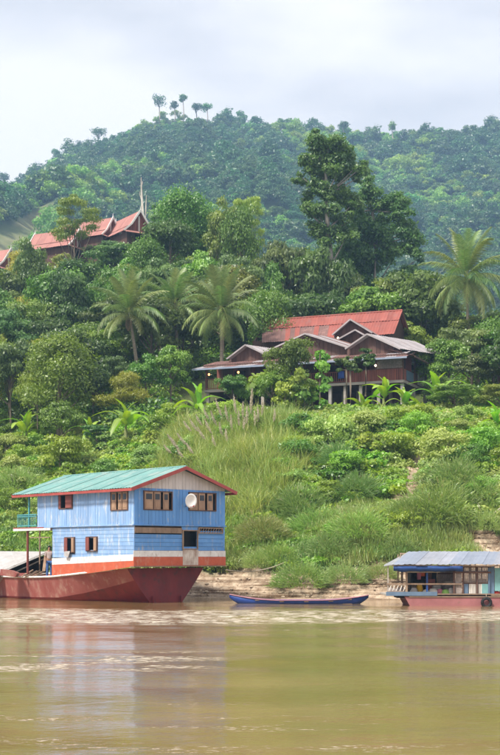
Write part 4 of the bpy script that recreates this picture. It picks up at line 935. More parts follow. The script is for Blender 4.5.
for u, v in ((WID*.45, LOW+.5), (WID*.62, LOW+1.3), (WID-.1, vside(26))): MB().bar((u, v, 1.1), (u, v, Z_MID-.1), .08).build('deck_post', M['old_wood'], hb)
MB().bar((.1, LOW+.4, 3.35), (.1, vside(28), 3.35), .05).build('deck_beam', M['old_wood'], hb)
def onboat(o): o.matrix_world = Matrix.Translation((OX, OY, 0)) @ Matrix.Rotation(A, 4, 'Z') @ o.matrix_world; return o
def Lc(px, py, Y):                      # a pixel at depth Y, in the houseboat's own frame
    p = W(px, py, Y)-Vector((OX, OY, 0)); return Vector((p.x*c_+p.y*s_, -p.x*s_+p.y*c_, p.z))
# grey sheeted awning over the fore deck
aw = empty('deck_awning', (0, 0, 0), label='grey sheeted lean-to awning over the open deck left of the house', cat='awning')
pa, pb, pc, pd = W(-40, 551, 79), W(46.5, 551.5, 76.5), W(46, 553, 73.8), W(-26, 583, 72.3)
for i in range(5):
    q0, q1 = i/5, (i+1)/5+.01; MB().slab([pd.lerp(pc, q0), pd.lerp(pc, q1), pa.lerp(pb, q1), pa.lerp(pb, q0)], .03+.006*(i % 2)).build('sheet', M['tarp_grey'], aw)
MB().bar(pd+Vector((0, -.05, .0)), pc+Vector((0, -.05, 0)), .08, .12).build('edge_beam', M['white_paint'], aw)
MB().bar(pd+Vector((.1, .25, -.42)), pc+Vector((-.2, .3, -.34)), .07).build('lower_beam', M['grey_wood'], aw)
for q in (.35, .9): p = pd.lerp(pc, q); MB().bar((p.x, p.y+.2, .9), (p.x, p.y+.2, p.z), .06).build('post', M['old_wood'], aw)
MB().slab([W(10, 573, 76), W(46, 573, 75.2), W(46, 556, 75.2), W(10, 560, 76)], .04).build('dark_backing', M['dark_inside'], aw)  # near-black sheet that paints in the shade under the awning
mb = MB(); Yb = 71.6; mb.slab([W(3.5, 569, Yb), W(3.0, 575, Yb), W(18, 577, Yb), W(20, 573, Yb), W(14, 570.5, Yb)], -.9); mb.build('red_skiff', M['hull_red'], None, label='small faded red wooden locker on the deck left of the post', cat='locker')
for i, (x0, y0, x1, y1) in enumerate([(22, 576.5, 33, 570), (25, 577, 37, 571), (28, 577, 40, 570.5), (31, 577, 44, 571.5), (36, 576, 46, 574), (24, 575, 42, 572)]):
    MB().tube([W(x0, y0, 70.9), W(x1, y1, 71.6+.1*i)], .045, 5).build('wooden_pole', M['old_wood'], None, label=('lowest', 'second', 'third', 'fourth', 'flat lying rightmost', 'topmost')[i]+' weathered wooden pole, counted from the bow, heaped on the houseboat deck', cat='pole', group='poles heaped on the houseboat deck')
MB().slab([W(42.2, 571, 71.0), W(45.2, 571, 71.0), W(47, 553, 71.6), W(44.5, 553, 71.6)], .05).build('leaning_board', M['shutter_brown'], None, label='brown board leaning upright beside the person on deck', cat='board')

# ------------------------------------------------------------------ people, grown as one skin
def skinned(name, J, E, matn, parent=None, sub=2):
    me = bpy.data.meshes.new(name); me.from_pydata([j[0] for j in J], E, []); o = link(name, me, M[matn], parent)
    o.modifiers.new('skin', 'SKIN').use_smooth_shade = True
    for i, j in enumerate(J): me.skin_vertices[0].data[i].radius = j[1] if isinstance(j[1], tuple) else (j[1], j[1])
    me.skin_vertices[0].data[0].use_root = True
    s = o.modifiers.new('sub', 'SUBSURF'); s.levels = s.render_levels = sub; return o
def ensure_skin(me):
    pass
def person(loc, rz, label, h=1.66, shirt='shirt', legs='jeans', arm=0.0):
    e = empty('person', loc, rz, label=label, cat='person'); k = h/1.7
    J = [((0, 0, .95), (.15, .11)), ((0, 0, 1.15), (.13, .10)), ((0, .01, 1.36), (.17, .11)), ((0, .02, 1.47), (.06, .06)), ((0, .01, 1.56), (.065, .075)), ((0, -.005, 1.66), (.075, .09)),
         ((.17, 0, 1.40), (.055, .055)), ((.22, .02, 1.14), (.042, .042)), ((.21, -.08-arm, .92+arm), (.032, .032)), ((.20, -.12-arm, .83+arm), (.035, .02)),
         ((-.17, 0, 1.40), (.055, .055)), ((-.22, .02, 1.14), (.042, .042)), ((-.21, -.06, .90), (.032, .032)), ((-.20, -.09, .81), (.035, .02)),
         ((.09, 0, .86), (.09, .09)), ((.10, -.01, .48), (.06, .06)), ((.11, .02, .09), (.042, .042)), ((.11, -.12, .04), (.04, .03)),
         ((-.09, 0, .86), (.09, .09)), ((-.10, -.01, .48), (.06, .06)), ((-.12, .02, .09), (.042, .042)), ((-.12, -.12, .04), (.04, .03))]
    E = [(0,1),(1,2),(2,3),(3,4),(4,5),(2,6),(6,7),(7,8),(8,9),(2,10),(10,11),(11,12),(12,13),(0,14),(14,15),(15,16),(16,17),(0,18),(18,19),(19,20),(20,21)]
    J = [(tuple(c*k for c in j), r_) for j, r_ in J]
    def grow(nm, ids, m_, add):
        mp = {a: i for i, a in enumerate(ids)}; me = bpy.data.meshes.new(nm)
        me.from_pydata([J[a][0] for a in ids], [(mp[a], mp[b]) for a, b in E if a in mp and b in mp], []); o = link(nm, me, M[m_], e)
        md_ = o.modifiers.new('skin', 'SKIN'); md_.use_smooth_shade = True
        if not me.skin_vertices:
            bpy.context.view_layer.objects.active = o
            with bpy.context.temp_override(object=o, active_object=o): bpy.ops.mesh.customdata_skin_add()
        for a in ids: me.skin_vertices[0].data[mp[a]].radius = tuple(q*k+add for q in J[a][1])
        me.skin_vertices[0].data[0].use_root = True
        s = o.modifiers.new('sub', 'SUBSURF'); s.levels = s.render_levels = 2; return o
    grow('body', list(range(22)), 'skin', 0); grow('shirt', [2, 1, 0, 6, 7, 10, 11], shirt, .014); grow('trousers', [0, 14, 15, 16, 18, 19, 20], legs, .016)
    hr = MB(); vs = []; fs = []
    for i in range(5):
        for j in range(10):
            t = j*math.pi/5; q = i/4*1.75; vs.append((.088*math.sin(q)*math.cos(t), .015+.10*math.sin(q)*math.sin(t), 1.645+.098*math.cos(q)+(.05 if math.sin(t) < -.3 and i > 2 else 0)))
    fs = [(i*10+j, i*10+(j+1) % 10, i*10+10+(j+1) % 10, i*10+10+j) for i in range(4) for j in range(10)]
    hr.add([(a*k, b*k, c*k) for a, b, c in vs], fs, True); hr.build('hair', M['hair'], e)
    fc = MB()
    for sx in (-1, 1): fc.box(sx*.032*k-.010, sx*.032*k+.010, -.098*k, -.088*k, 1.655*k, 1.665*k)
    fc.build('eyes', M['hair'], e); MB().add([(-.014*k, -.092*k, 1.60*k), (.014*k, -.092*k, 1.60*k), (0, -.118*k, 1.615*k), (0, -.094*k, 1.655*k)], [(0, 1, 2), (1, 3, 2), (3, 0, 2), (0, 3, 1)]).build('nose', M['skin'], e)
    MB().box(-.022*k, .022*k, -.096*k, -.088*k, 1.578*k, 1.586*k).build('mouth', M['shutter_red'], e)
    return e
pp = W(49.3, 571.5, 70.0)
person((pp.x, pp.y, sheer(7.4)-.05), R(20), 'person in a pale shirt and blue jeans standing at the house doorway', 1.72)
# ------------------------------------------------------------------ long narrow blue boat
Yp = 64.6; x0, x1 = (229.5-250)*Yp/F, (368.5-250)*Yp/F; Lb = x1-x0
lb = empty('longtail_boat', ((x0+x1)/2, Yp, 0), R(0), label='long slim blue wooden boat moored below the mud terraces', cat='boat')
def lsec(q):                              # q from -1 (left bow) to 1 (stern)
    a = abs(q); hw = .44*(1-a**2.6)+.035; zt = .15+(.26*max(0, (a-.30)/.70)**1.8)*(1.1 if q < 0 else .95); zb = -.16+.44*max(0, (a-.72)/.28)**2; return hw, zt, zb
out = MB(); vs = []; n = 36
for i in range(n+1):
    q = -1+2*i/n; hw, zt, zb = lsec(q); x = q*Lb/2; vs += [(x, -hw, zt), (x, -hw*.82, (zt+zb)/2), (x, -hw*.45, zb), (x, hw*.45, zb), (x, hw*.82, (zt+zb)/2), (x, hw, zt)]
out.add(vs, [(6*i+k, 6*i+k+1, 6*i+7+k, 6*i+6+k) for i in range(n) for k in range(5)], True); o = out.build('hull', M['boat_blue'], lb); o.modifiers.new('thick', 'SOLIDIFY').thickness = .03
for sg in (-1, 1): MB().tube([(q*Lb/2, sg*(lsec(q)[0]+.01), lsec(q)[1]+.01) for q in [-1+2*i/24 for i in range(25)]], .024, 5).build('rim', M['boat_rim'], lb)
for q in (-.6, -.25, .1, .45, .72): hw, zt, zb = lsec(q); MB().box(q*Lb/2-.11, q*Lb/2+.11, -hw, hw, zt-.07, zt-.03).build('thwart', M['old_wood'], lb)
MB().box(-Lb*.38, Lb*.38, -.26, .26, -.04, -.01).build('floorboard', M['old_wood'], lb)

# ------------------------------------------------------------------ tin roofed barge on the right
Yg = 61.5; gx = lambda px: (px-250)*Yg/F; gzz = lambda py: CH+(YH-py)*Yg/F
bg = empty('house_barge', (gx(440), Yg, 0), R(0), label='low floating house barge with grey tin roof, blue tarp and pink hull', cat='barge')
ox = gx(440)
def bx(px0, px1, y0, y1, py0, py1): return MB().box(gx(px0)-ox, gx(px1)-ox, y0, y1, gzz(py1), gzz(py0))
XL, XR = 386, 560
# hull: a flat pontoon with a raked left end
zt = gzz(596.6); mb = MB(); xa, xb = gx(408)-ox, gx(XR)-ox
mb.add([(xa-.15, 0, zt), (xb, 0, zt), (xb, 0, -.3), (xa+.25, 0, -.3), (xa-.15, 2.9, zt), (xb, 2.9, zt), (xb, 2.9, -.3), (xa+.25, 2.9, -.3)], [(0, 3, 2, 1), (4, 5, 6, 7), (0, 1, 5, 4), (1, 2, 6, 5), (2, 3, 7, 6), (3, 0, 4, 7)]); mb.build('hull', M['barge_pink'], bg)
bx(409, XR, -.035, -.003, 596.0, 597.4).build('rub_rail', M['old_wood'], bg)
for i in range(22): a, b = XL+i*(XR-XL)/22, XL+(i+1)*(XR-XL)/22-.4; bx(a, b, -.02, 3.0, 594.2, 595.6).build('deck_plank', M['grey_wood'], bg)
bx(XL, 437, -.06, -.022, 591.8, 595.8).build('deck_edge', M['paint_slate'], bg, label='faded blue deck edge board'); bx(437.3, XR, -.05, -.022, 593.6, 595.9).build('deck_edge', M['old_wood'], bg)
bx(398, 410, .3, 1.8, 596.2, 598.2).build('float', M['rubber'], bg)
# roof
Zf, Zb = gzz(564.5), gzz(564.5)+.62
pr = lambda px, y, z: ((px-250)*(Yg+y)/F-ox, y, z)
Rl = (384.5, 408)
corrugated('roof_sheet', pr(409, 3.1, Zb), pr(XR, 3.1, Zb), pr(XR, -.45, Zf), pr(393, -.45, Zf), 15, ['tin_barge', 'tin_barge', 'tin_barge', 'tin_grey'], bg, pitch=.18, amp=.012, seed=3, jag=.05)
MB().slab([pr(409, 3.05, Zb-.02), pr(393, -.42, Zf-.02), pr(384, .1, Zf-.10), pr(384.5, 2.6, Zf-.06)], .03).build('roof_end', M['metal_grey'], bg, label='dark lowered sheet at the left end of the roof')
MB().bar(pr(392, -.35, Zf-.06), pr(XR, -.35, Zf-.06), .06).build('eave_beam', M['old_wood'], bg); MB().bar(pr(400, 2.9, Zb-.10), pr(XR, 2.9, Zb-.10), .06).build('back_beam', M['old_wood'], bg)
for i in range(14): px = 398+i*11; MB().bar(pr(px, -.4, Zf-.05), pr(px+3, 3.0, Zb-.09), .04, .05).build('rafter', M['old_wood'], bg)
# tarp strip, sagging
vs = []; n = 18; r = random.Random(2)
for i in range(n+1):
    px = 393.5+i*(463-393.5)/n; sag = r.uniform(-.03, .03); vs += [pr(px, -.40, Zf-.07), pr(px, -.43+sag, Zf-.18), pr(px, -.36+sag, Zf-.33+sag)]
o = MB().add(vs, [(3*i+k, 3*i+k+1, 3*i+4+k, 3*i+3+k) for i in range(n) for k in range(2)], True).build('blue_tarp', M['tarp_blue'], bg); o.modifiers.new('thick', 'SOLIDIFY').thickness = .01
# posts and rails
for px, y, m_, w in [(388, 0, 'grey_wood', .05), (406.5, .0, 'old_wood', .09), (427, .0, 'tarp_blue', .08), (402, 2.7, 'old_wood', .10), (398, 2.8, 'old_wood', .06), (454, 0, 'brown_board', .09), (463, .0, 'brown_board', .07), (477, .0, 'brown_board', .08), (438, 2.8, 'old_wood', .08), (470, 2.8, 'old_wood', .08), (489, .0, 'paint_slate', .08), (520, 0, 'old_wood', .1), (545, 0, 'old_wood', .1)]:
    MB().bar(pr(px, y, gzz(594.2)), pr(px, y, Zf-.03+.62*y/3.4), w).build('post', M[m_], bg)
for a, b, py, m_, w in [(387, 462, 584, 'old_wood', .07), (406, 440, 572, 'grey_wood', .07), (387, 404, 591.6, 'old_wood', .04), (454, 491, 572.5, 'brown_board', .08), (463, 491, 567, 'brown_board', .05), (437, 491, 595.3, 'dark_inside', .05)]:
    MB().bar(pr(a, -.03, gzz(py)), pr(b, -.03, gzz(py)), w*.8, w).build('rail', M[m_], bg)
for i in range(5): px = 389+i*3.6; MB().bar(pr(px, -.02, gzz(591)), pr(px+2.4, -.02, gzz(584.5)), .04).build('brace', M['cloth_white'], bg)
# cabin walls near-black, its inner shade painted on, and pale fenced rooms
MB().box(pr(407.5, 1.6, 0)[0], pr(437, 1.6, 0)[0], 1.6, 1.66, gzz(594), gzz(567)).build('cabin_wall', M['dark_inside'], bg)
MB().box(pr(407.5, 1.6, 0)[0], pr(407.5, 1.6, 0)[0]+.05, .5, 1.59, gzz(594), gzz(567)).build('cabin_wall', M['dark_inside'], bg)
def pickets(p0, p1, y, py0, py1, n, m_, w=.05):
    for i in range(n): px = p0+(i+.5)*(p1-p0)/n; MB().bar(pr(px, y, gzz(py1)), pr(px, y, gzz(py0)), w, .02).build('picket', M[m_], bg)
pickets(438, 453.5, 1.4, 567.5, 594, 9, 'woven', .09); pickets(463.8, 488.5, .05, 567.3, 583, 18, 'woven', .045); MB().bar(pr(463, .06, gzz(583.3)), pr(489, .06, gzz(583.3)), .06).build('rail', M['brown_board'], bg)
MB().bar(pr(438, 1.37, gzz(574)), pr(454, 1.37, gzz(574)), .05).build('rail', M['brown_board'], bg)
bx(455.5, 461.8, .02, .05, 567.5, 594).build('wall_panel', M['woven'], bg, label='pale upright plank panel'); bx(464, 468.5, .03, .06, 584, 594).build('wall_panel', M['paint_slate'], bg); pickets(468.8, 482, .05, 584, 594, 8, 'cloth_white', .06)
bx(482, 489, .03, .06, 583.8, 594).build('wall_panel', M['paint_teal'], bg); bx(490, 494.5, .04, .08, 565.5, 594).build('wall_panel', M['paint_slate'], bg); bx(495, 556, .05, .09, 568, 591).build('wall_panel', M['paint_teal'], bg, label='teal painted wall panel')
# the far rail
MB().bar(pr(387, 2.9, gzz(583)), pr(XR, 2.9, gzz(583)), .06).build('rail', M['old_wood'], bg); MB().bar(pr(438, 2.9, gzz(572)), pr(XR, 2.9, gzz(572)), .05).build('rail', M['old_wood'], bg)
for i in range(20): px = 440+i*6; MB().bar(pr(px, 2.9, gzz(594)), pr(px, 2.9, gzz(566)), .05).build('slat', M['old_wood'], bg)
def gi(px, y, py): v = pr(px, y, gzz(py)); return Vector((v[0]+ox, v[1]+Yg, v[2]))
def bundle(px, y, py, w, h, m_, name, label, cat, seed=0):   # a soft heap, sat on the deck
    r = random.Random(seed); p = gi(px, y, py); mb = MB(); vs = []
    for i in range(5):
        for k in range(10):
            q = i/4; t = k*math.pi/5; rr_ = (1, 1.08, .95, .66, .15)[i]*r.uniform(.88, 1.1); vs.append((w/2*rr_*math.cos(t), w/2*rr_*math.sin(t)*.8, h*(0, .3, .66, .92, 1)[i]))
    mb.add(vs, [(i*10+k, i*10+(k+1) % 10, i*10+10+(k+1) % 10, i*10+10+k) for i in range(4) for k in range(10)]+[tuple(range(49, 39, -1))[::-1]], True); o = mb.build(name, M[m_], None, label=label, cat=cat); o.location = p; return o
dk = 594.2
bundle(419.5, .8, dk, .34, .50, 'cloth_yellow', 'plastic_tub', 'bright yellow orange tub on the barge deck', 'tub', 1)
bundle(426, .5, dk, .30, .22, 'cloth_white', 'sack', 'small white sack on the barge deck below the blue post', 'sack', 2); bundle(433, .5, dk, .42, .26, 'cloth_white', 'sack', 'larger white sack right of the blue post', 'sack', 3)
bundle(414, .5, dk, .36, .30, 'tarp_grey', 'sack', 'grey sack left of the yellow tub', 'sack', 4); bundle(445.5, .4, dk, .36, .22, 'cloth_green', 'vegetable_heap', 'heap of green vegetables on the barge deck', 'vegetables', 5)
bundle(440, .5, dk, .30, .24, 'cloth_pink', 'sack', 'pinkish sack beside the green heap', 'sack', 6); bundle(451, .4, dk, .3, .3, 'tarp_grey', 'sack', 'grey sack right of the green heap', 'sack', 7)
for px, s, nm in ((391, .30, 'leftmost'), (396, .26, 'middle'), (401, .32, 'rightmost')):
    bundle(px, .6, dk, s*1.2, s, 'woven', 'basket', f'{nm} woven basket at the left end of the barge', 'basket', int(px))
def cloth(px, py, w, h, m_, label):
    p = gi(px, 1.2, py); mb = MB(); vs = []
    for j in range(4):
        for i in range(6): vs.append((w*(i/5-.5)*(1-.08*j), .04*math.sin(i*1.9+j*.5), -h*j/3))
    mb.add(vs, [(6*j+i, 6*j+i+1, 6*j+7+i, 6*j+6+i) for j in range(3) for i in range(5)], True); o = mb.build('hanging_cloth', M[m_], None, label=label, cat='cloth'); o.location = p; o.modifiers.new('thick', 'SOLIDIFY').thickness = .02
MB().tube([gi(407, 1.2, 570.8), gi(436, 1.2, 571.2)], .012, 4).build('washing_line', M['rope'], None, label='washing line strung across the dark barge cabin', cat='line')
cloth(422.5, 571.2, .28, .26, 'cloth_orange', 'orange cloth hung in the dark barge cabin'); cloth(419, 571.2, .22, .42, 'cloth_pink', 'dull pink cloth hung left of the orange one'); cloth(429, 571.2, .3, .5, 'brown_board', 'dark cloth hung right of the orange one')
bundle(494.5, -.0+.3, 594.2, .5, .16, 'cloth_red', 'folded_cloth', 'red folded cloth on the deck at the right edge', 'cloth', 9)
# tyre fender
ty = empty('tyre_fender', gi(486.5, -.14, 602.5), 0, label='black rubber tyre hung against the pink barge hull', cat='tyre'); mb = MB(); vs = []
for i in range(20):
    a = i*math.pi/10
    for k in range(8): b = k*math.pi/4; rr_ = .20+.075*math.cos(b); vs.append((rr_*math.cos(a), .08*math.sin(b), rr_*math.sin(a)))
mb.add(vs, [(i*8+k, i*8+(k+1) % 8, ((i+1) % 20)*8+(k+1) % 8, ((i+1) % 20)*8+k) for i in range(20) for k in range(8)], True); mb.build('tread', M['rubber'], ty); MB().tube([(0, .03, .26), (0, .10, .42)], .015, 4).build('rope', M['rope'], ty)

for i, (px, y, w_, h_, mm, lb) in enumerate([(411, 1.1, .45, .5, 'old_wood', 'brown wooden crate at the left of the dark cabin'), (430, 1.2, .4, .7, 'shutter_red', 'tall reddish crate behind the blue post'), (436, 1.0, .35, .4, 'tarp_grey', 'grey box beside the cabin'), (449, 1.2, .5, .6, 'grey_wood', 'grey crate behind the plank panel'), (472, 1.0, .5, .5, 'woven', 'pale crate behind the lattice window'), (481, 1.3, .4, .7, 'old_wood', 'tall brown crate behind the lattice window')]):
    p = gi(px, y, dk); e = empty('crate', p, .1*i, label=lb, cat='crate')
    for j in range(4): MB().box(-w_/2, w_/2, -.18, -.15, h_*j/4+.01, h_*(j+1)/4-.01).build('slat', M[mm], e); MB().box(-w_/2, w_/2, .15, .18, h_*j/4+.01, h_*(j+1)/4-.01).build('slat', M[mm], e)
    for sx in (-1, 1): MB().box(sx*w_/2-.015, sx*w_/2+.015, -.148, .148, .01, h_-.01).build('side', M[mm], e)
# ropes to the bank
def rope(a, b, sag, label, r_=.022):
    a, b = Vector(a), Vector(b); MB().tube([a.lerp(b, i/12)-Vector((0, 0, sag*4*(i/12)*(1-i/12))) for i in range(13)], r_, 4).build('mooring_rope', M['rope'], None, label=label, cat='rope')
q = hit(292, 562); rope(W(226, 570, 67.5), (q.x, q.y, q.z+.15), .35, 'pale mooring rope from the houseboat stern up the mud bank', .03)
# driftwood branch on the bare patch above the barge
p = hit(484, 527); e = empty('dead_branch', p, label='pale dead branch lying on the bank at the right edge', cat='branch')
MB().tube([(-.5, 0, .05), (0, .1, .5), (.5, .1, .7), (1.2, .2, 1.3)], [.05, .06, .05, .03], 5).tube([(.1, .1, .55), (-.2, .1, 1.0), (-.35, .1, 1.4)], [.05, .035, .015], 5).build('wood', M['bark_pale'], e)
# steps of the dirt path
pts = PATHW; st = empty('dirt_path', (0, 0, 0), kind='structure'); k = 0
for a, b in zip(pts[:-1], pts[1:]):
    for j in range(3):
        c = a.lerp(b, j/3); z = gz(c.x, c.y)+.05; d = Vector((1, .1*math.sin(k*3), 0)); k += 1; mb = MB()
        mb.add([(c.x-.42, c.y-.16, z-.2), (c.x+.40, c.y-.19, z-.2), (c.x+.43, c.y+.2, z-.2), (c.x-.40, c.y+.18, z-.2), (c.x-.40, c.y-.12, z+.07), (c.x+.37, c.y-.15, z+.05), (c.x+.39, c.y+.2, z+.07), (c.x-.38, c.y+.16, z+.08)], [(0,3,2,1),(4,5,6,7),(0,1,5,4),(1,2,6,5),(2,3,7,6),(3,0,4,7)]); mb.build('step', M['stone'], st)

# ------------------------------------------------------------------ the stilt house
HA = R(-22.3); hx, hy = W(403, 555, 108).x, 108.0
sh = empty('stilt_house', (hx, hy, 0), HA, label='rambling brown wooden house on stilts with rusty gabled tin roofs', cat='house')
ca, sa = math.cos(HA), math.sin(HA)
def HL(px, py, yl):
    """a pixel met on the house's plane local y = yl -> local x, y, z"""
    # world X = hx + ca*x - sa*yl ; Y = hy + sa*x + ca*yl ; X/Y = (px-250)/F
    k = (px-250)/F; x = (k*(hy+ca*yl)-hx+sa*yl)/(ca-k*sa); Y = hy+sa*x+ca*yl; return Vector((x, yl, CH+(YH-py)*Y/F))
Z0 = HL(402, 380, 0).z; XLf = HL(205, 391, 0).x; ZE = HL(405, 357, -.9).z
DEP = 7.9
def hbx(x0_, x1_, y0, y1, z0, z1, name, m_, parent=sh, **k): return MB().box(x0_, x1_, y0, y1, z0, z1).build(name, M[m_], parent, **k)
hbx(XLf, 0, 0, DEP, Z0-.22, Z0-.04, 'floor', 'brown_board'); hbx(XLf-.05, .05, -.08, -.003, Z0-.20, Z0+.02, 'floor_beam', 'grey_wood'); hbx(.003, .08, 0, DEP, Z0-.20, Z0+.02, 'floor_beam', 'grey_wood')
# stilts
for px in (207, 232, 262, 296, 329.5, 344.5, 360, 378, 401.5):
    for y in (.25, 3.8, DEP-.2):
        x = HL(px, 390, 0).x; wx, wy = hx+ca*x-sa*y, hy+sa*x+ca*y; hbx(x-.13, x+.13, y-.13, y+.13, gz(wx, wy)-.3, Z0-.22, 'stilt', 'concrete' if px in (329.5, 401.5) else 'grey_wood')
hbx(XLf+.5, -.5, 4.6, 4.7, Z0-2.9, Z0-.25, 'dark_backing', 'brown_board')
# veranda posts, back wall, railing
for px in (206, 222, 250, 268, 290, 325, 345, 376, 402.5):
    x = HL(px, 380, 0).x; hbx(x-.08, x+.08, .02, .18, Z0-.03, ZE+.05, 'veranda_post', 'brown_board')
nb = 34
for i in range(nb): x = XLf+i*(-XLf)/nb; hbx(x+.01, x+(-XLf)/nb-.01, 2.6+.01*(i % 3), 2.68, Z0-.03, ZE+.6, 'wall_plank', 'brown_board' if i % 3 else 'red_board')
for px in (240, 300, 336): x = HL(px, 380, 2.6).x; hbx(x-.5, x+.5, 2.53, 2.595, Z0, Z0+1.9, 'doorway', 'dark_inside')  # near-black panels, the shade of open doors as colour
for z in (.95, .12): hbx(XLf, HL(346, 380, 0).x, -.02, .02, Z0+z-.03, Z0+z+.03, 'rail', 'red_board')
n = 75; xe = HL(346, 380, 0).x
for i in range(n): x = XLf+.1+i*(xe-XLf-.1)/n; hbx(x, x+.05, -.012, .012, Z0+.15, Z0+.92, 'baluster', 'red_board')
# boarded rail and woven screen on the right
x0_, x1_ = xe, 0; n = 26
for i in range(n): x = xe+i*(-xe)/n; hbx(x+.015, x-xe/n-.015, -.03-.01*(i % 2), .02, Z0+.03, Z0+.96, 'rail_board', 'red_board')
hbx(xe, 0, -.07, .05, Z0+.96, Z0+1.03, 'rail', 'brown_board')
xs = HL(377, 365, 0).x
for r_ in range(8):
    for c in range(14):
        x = xs+c*(-xs-.05)/14; z = Z0+1.05+r_*.14; hbx(x+.01, x+(-xs-.05)/14-.01, .02-(.025 if (r_+c) % 2 else 0), .05, z+.006, z+.134, 'woven_strip', 'woven')
# right end wall
for i in range(20):
    y = .1+i*DEP/20.2; hbx(-.06-.01*(i % 2), -.01, y, y+DEP/20.2-.02, Z0+.02, Z0+1.0 if i < 9 else ZE+.6, 'end_board', 'red_board' if i < 9 else 'brown_board')
hbx(.01, .06, 4.6, 6.8, Z0+.15, Z0+1.5, 'end_panel', 'concrete', label='pale grey panel on the end wall'); hbx(.01, .05, 1.0, 3.2, Z0+.12, Z0+.95, 'end_panel', 'paint_slate', label='bluish panel in the end railing'); hbx(-1.2, -1.1, .6, DEP-.3, Z0, ZE+.5, 'interior_shade', 'dark_inside')  # last piece: near-black sheet, painted shade of the house interior
# long front roof in two layers with its pale lower edge
fl, fr_ = HL(192, 369.5, -1.3), HL(407, 356, -1.3); fl.z = fr_.z = (fl.z+fr_.z)/2
bl, br_ = Vector((fl.x+.6, 3.0, fl.z+1.05)), Vector((fr_.x-.4, 3.0, fr_.z+1.05))
ml, mr_ = fl.lerp(bl, .28)+Vector((.4, 0, .16)), fr_.lerp(br_, .28)+Vector((-.2, 0, .16))
corrugated('roof_sheet', fl.lerp(bl, .45), fr_.lerp(br_, .45), fr_, fl, 20, ['pale_tin', 'rust_tin'], sh, seed=1)
corrugated('roof_sheet', bl+Vector((0, 0, .16)), br_+Vector((0, 0, .16)), mr_, ml, 20, ['rust_tin', 'rust_tin', 'pale_tin'], sh, seed=2)
MB().bar(fl+Vector((0, -.04, -.06)), fr_+Vector((0, -.04, -.06)), .06, .15).build('gutter', M['edge_blue'], sh)
MB().bar(ml+Vector((0, -.03, -.09)), mr_+Vector((0, -.03, -.09)), .05, .16).build('fascia', M['brown_board'], sh)
for px in range(200, 405, 12): a = HL(px, 362, -1.2); a.z = fl.z-.08; b = Vector((a.x, 2.7, fl.z+.95)); MB().bar(a, b, .06, .09).build('rafter', M['brown_board'], sh)
mat('gable_trim', (.38, .34, .34), (.28, .25, .25), 2, .8)
def gable(px_l, py_l, px_a, py_a, px_r, py_r, yl, depth, m_, wall='brown_board', n=8, seed=0, over=.5, trim='gable_trim', wz=None):
    """a gable facing the river: eave left, apex, eave right in pixels, on the plane y = yl; runs back by depth"""
    l, a, r_ = HL(px_l, py_l, yl), HL(px_a, py_a, yl), HL(px_r, py_r, yl); B = Vector((.48*depth, .87*depth, 0)) if yl < 4 else Vector((0, depth, 0)); Ff = Vector((0, -over, 0)); U = Vector((0, 0, .05))
    corrugated('roof_sheet', a+Ff+U, a+B+U, l+B, l+Ff, n, m_, sh, seed=seed); corrugated('roof_sheet', a+B+U, a+Ff+U, r_+Ff, r_+B, n, m_, sh, seed=seed+1)
    for e_ in (l, r_): MB().bar(a+Ff+Vector((0, -.05, .02)), e_+Ff+Vector((0, -.05, -.03)), .05, .13).build('bargeboard', M[trim], sh)
    x = l.x; k = 0; base = min(l.z, r_.z)-(wz or .3)
    nn = max(4, int((r_.x-l.x)/.35)); w_ = (r_.x-l.x)/nn
    for i in range(nn):
        p, q = l.x+i*w_, l.x+(i+1)*w_; top = lambda X_: (l.z+(a.z-l.z)*(X_-l.x)/(a.x-l.x) if X_ < a.x else r_.z+(a.z-r_.z)*(r_.x-X_)/(r_.x-a.x))-.06
        y = yl+.01*(i % 2); b_ = base; tp, tq = max(b_+.02, top(p)), max(b_+.02, top(q))
        MB().add([(p+.01, y, b_), (q-.01, y, b_), (q-.01, y+.05, b_), (p+.01, y+.05, b_), (p+.01, y, tp), (q-.01, y, tq), (q-.01, y+.05, tq), (p+.01, y+.05, tp)], [(0,3,2,1),(4,5,6,7),(0,1,5,4),(1,2,6,5),(2,3,7,6),(3,0,4,7)]).build('gable_plank', M[wall], sh)
gable(229, 359.5, 247.6, 346, 271, 356.5, 1.6, 3.6, ['pale_tin'], seed=11, wz=.5)
gable(263, 354.5, 307, 334.8, 351, 348.5, 2.0, 3.2, ['pale_tin', 'pale_tin', 'rust_tin'], seed=12, wz=1.1)
gable(347, 349.5, 369, 335.2, 402, 349.5, .9, 5.5, ['pale_tin'], seed=13, wz=1.0)
# the low slope carried on to the right over the end wall
p0, p1 = HL(371, 336.3, .9), HL(431, 357.5, 2.5); q0 = Vector((p0.x+.2, 8.6, p0.z)); 
a_, b_ = Vector((-2.6, 1.2, ZE+1.35)), Vector((-2.6, 8.8, ZE+1.25)); corrugated('roof_sheet', a_, b_, Vector((1.15, 8.9, ZE+.12)), Vector((1.15, -.6, ZE+.12)), 9, ['pale_tin', 'pale_tin', 'rust_tin'], sh, seed=21)
MB().bar((1.17, -.6, ZE+.05), (1.17, 8.9, ZE+.05), .05, .14).build('fascia', M['brown_board'], sh)
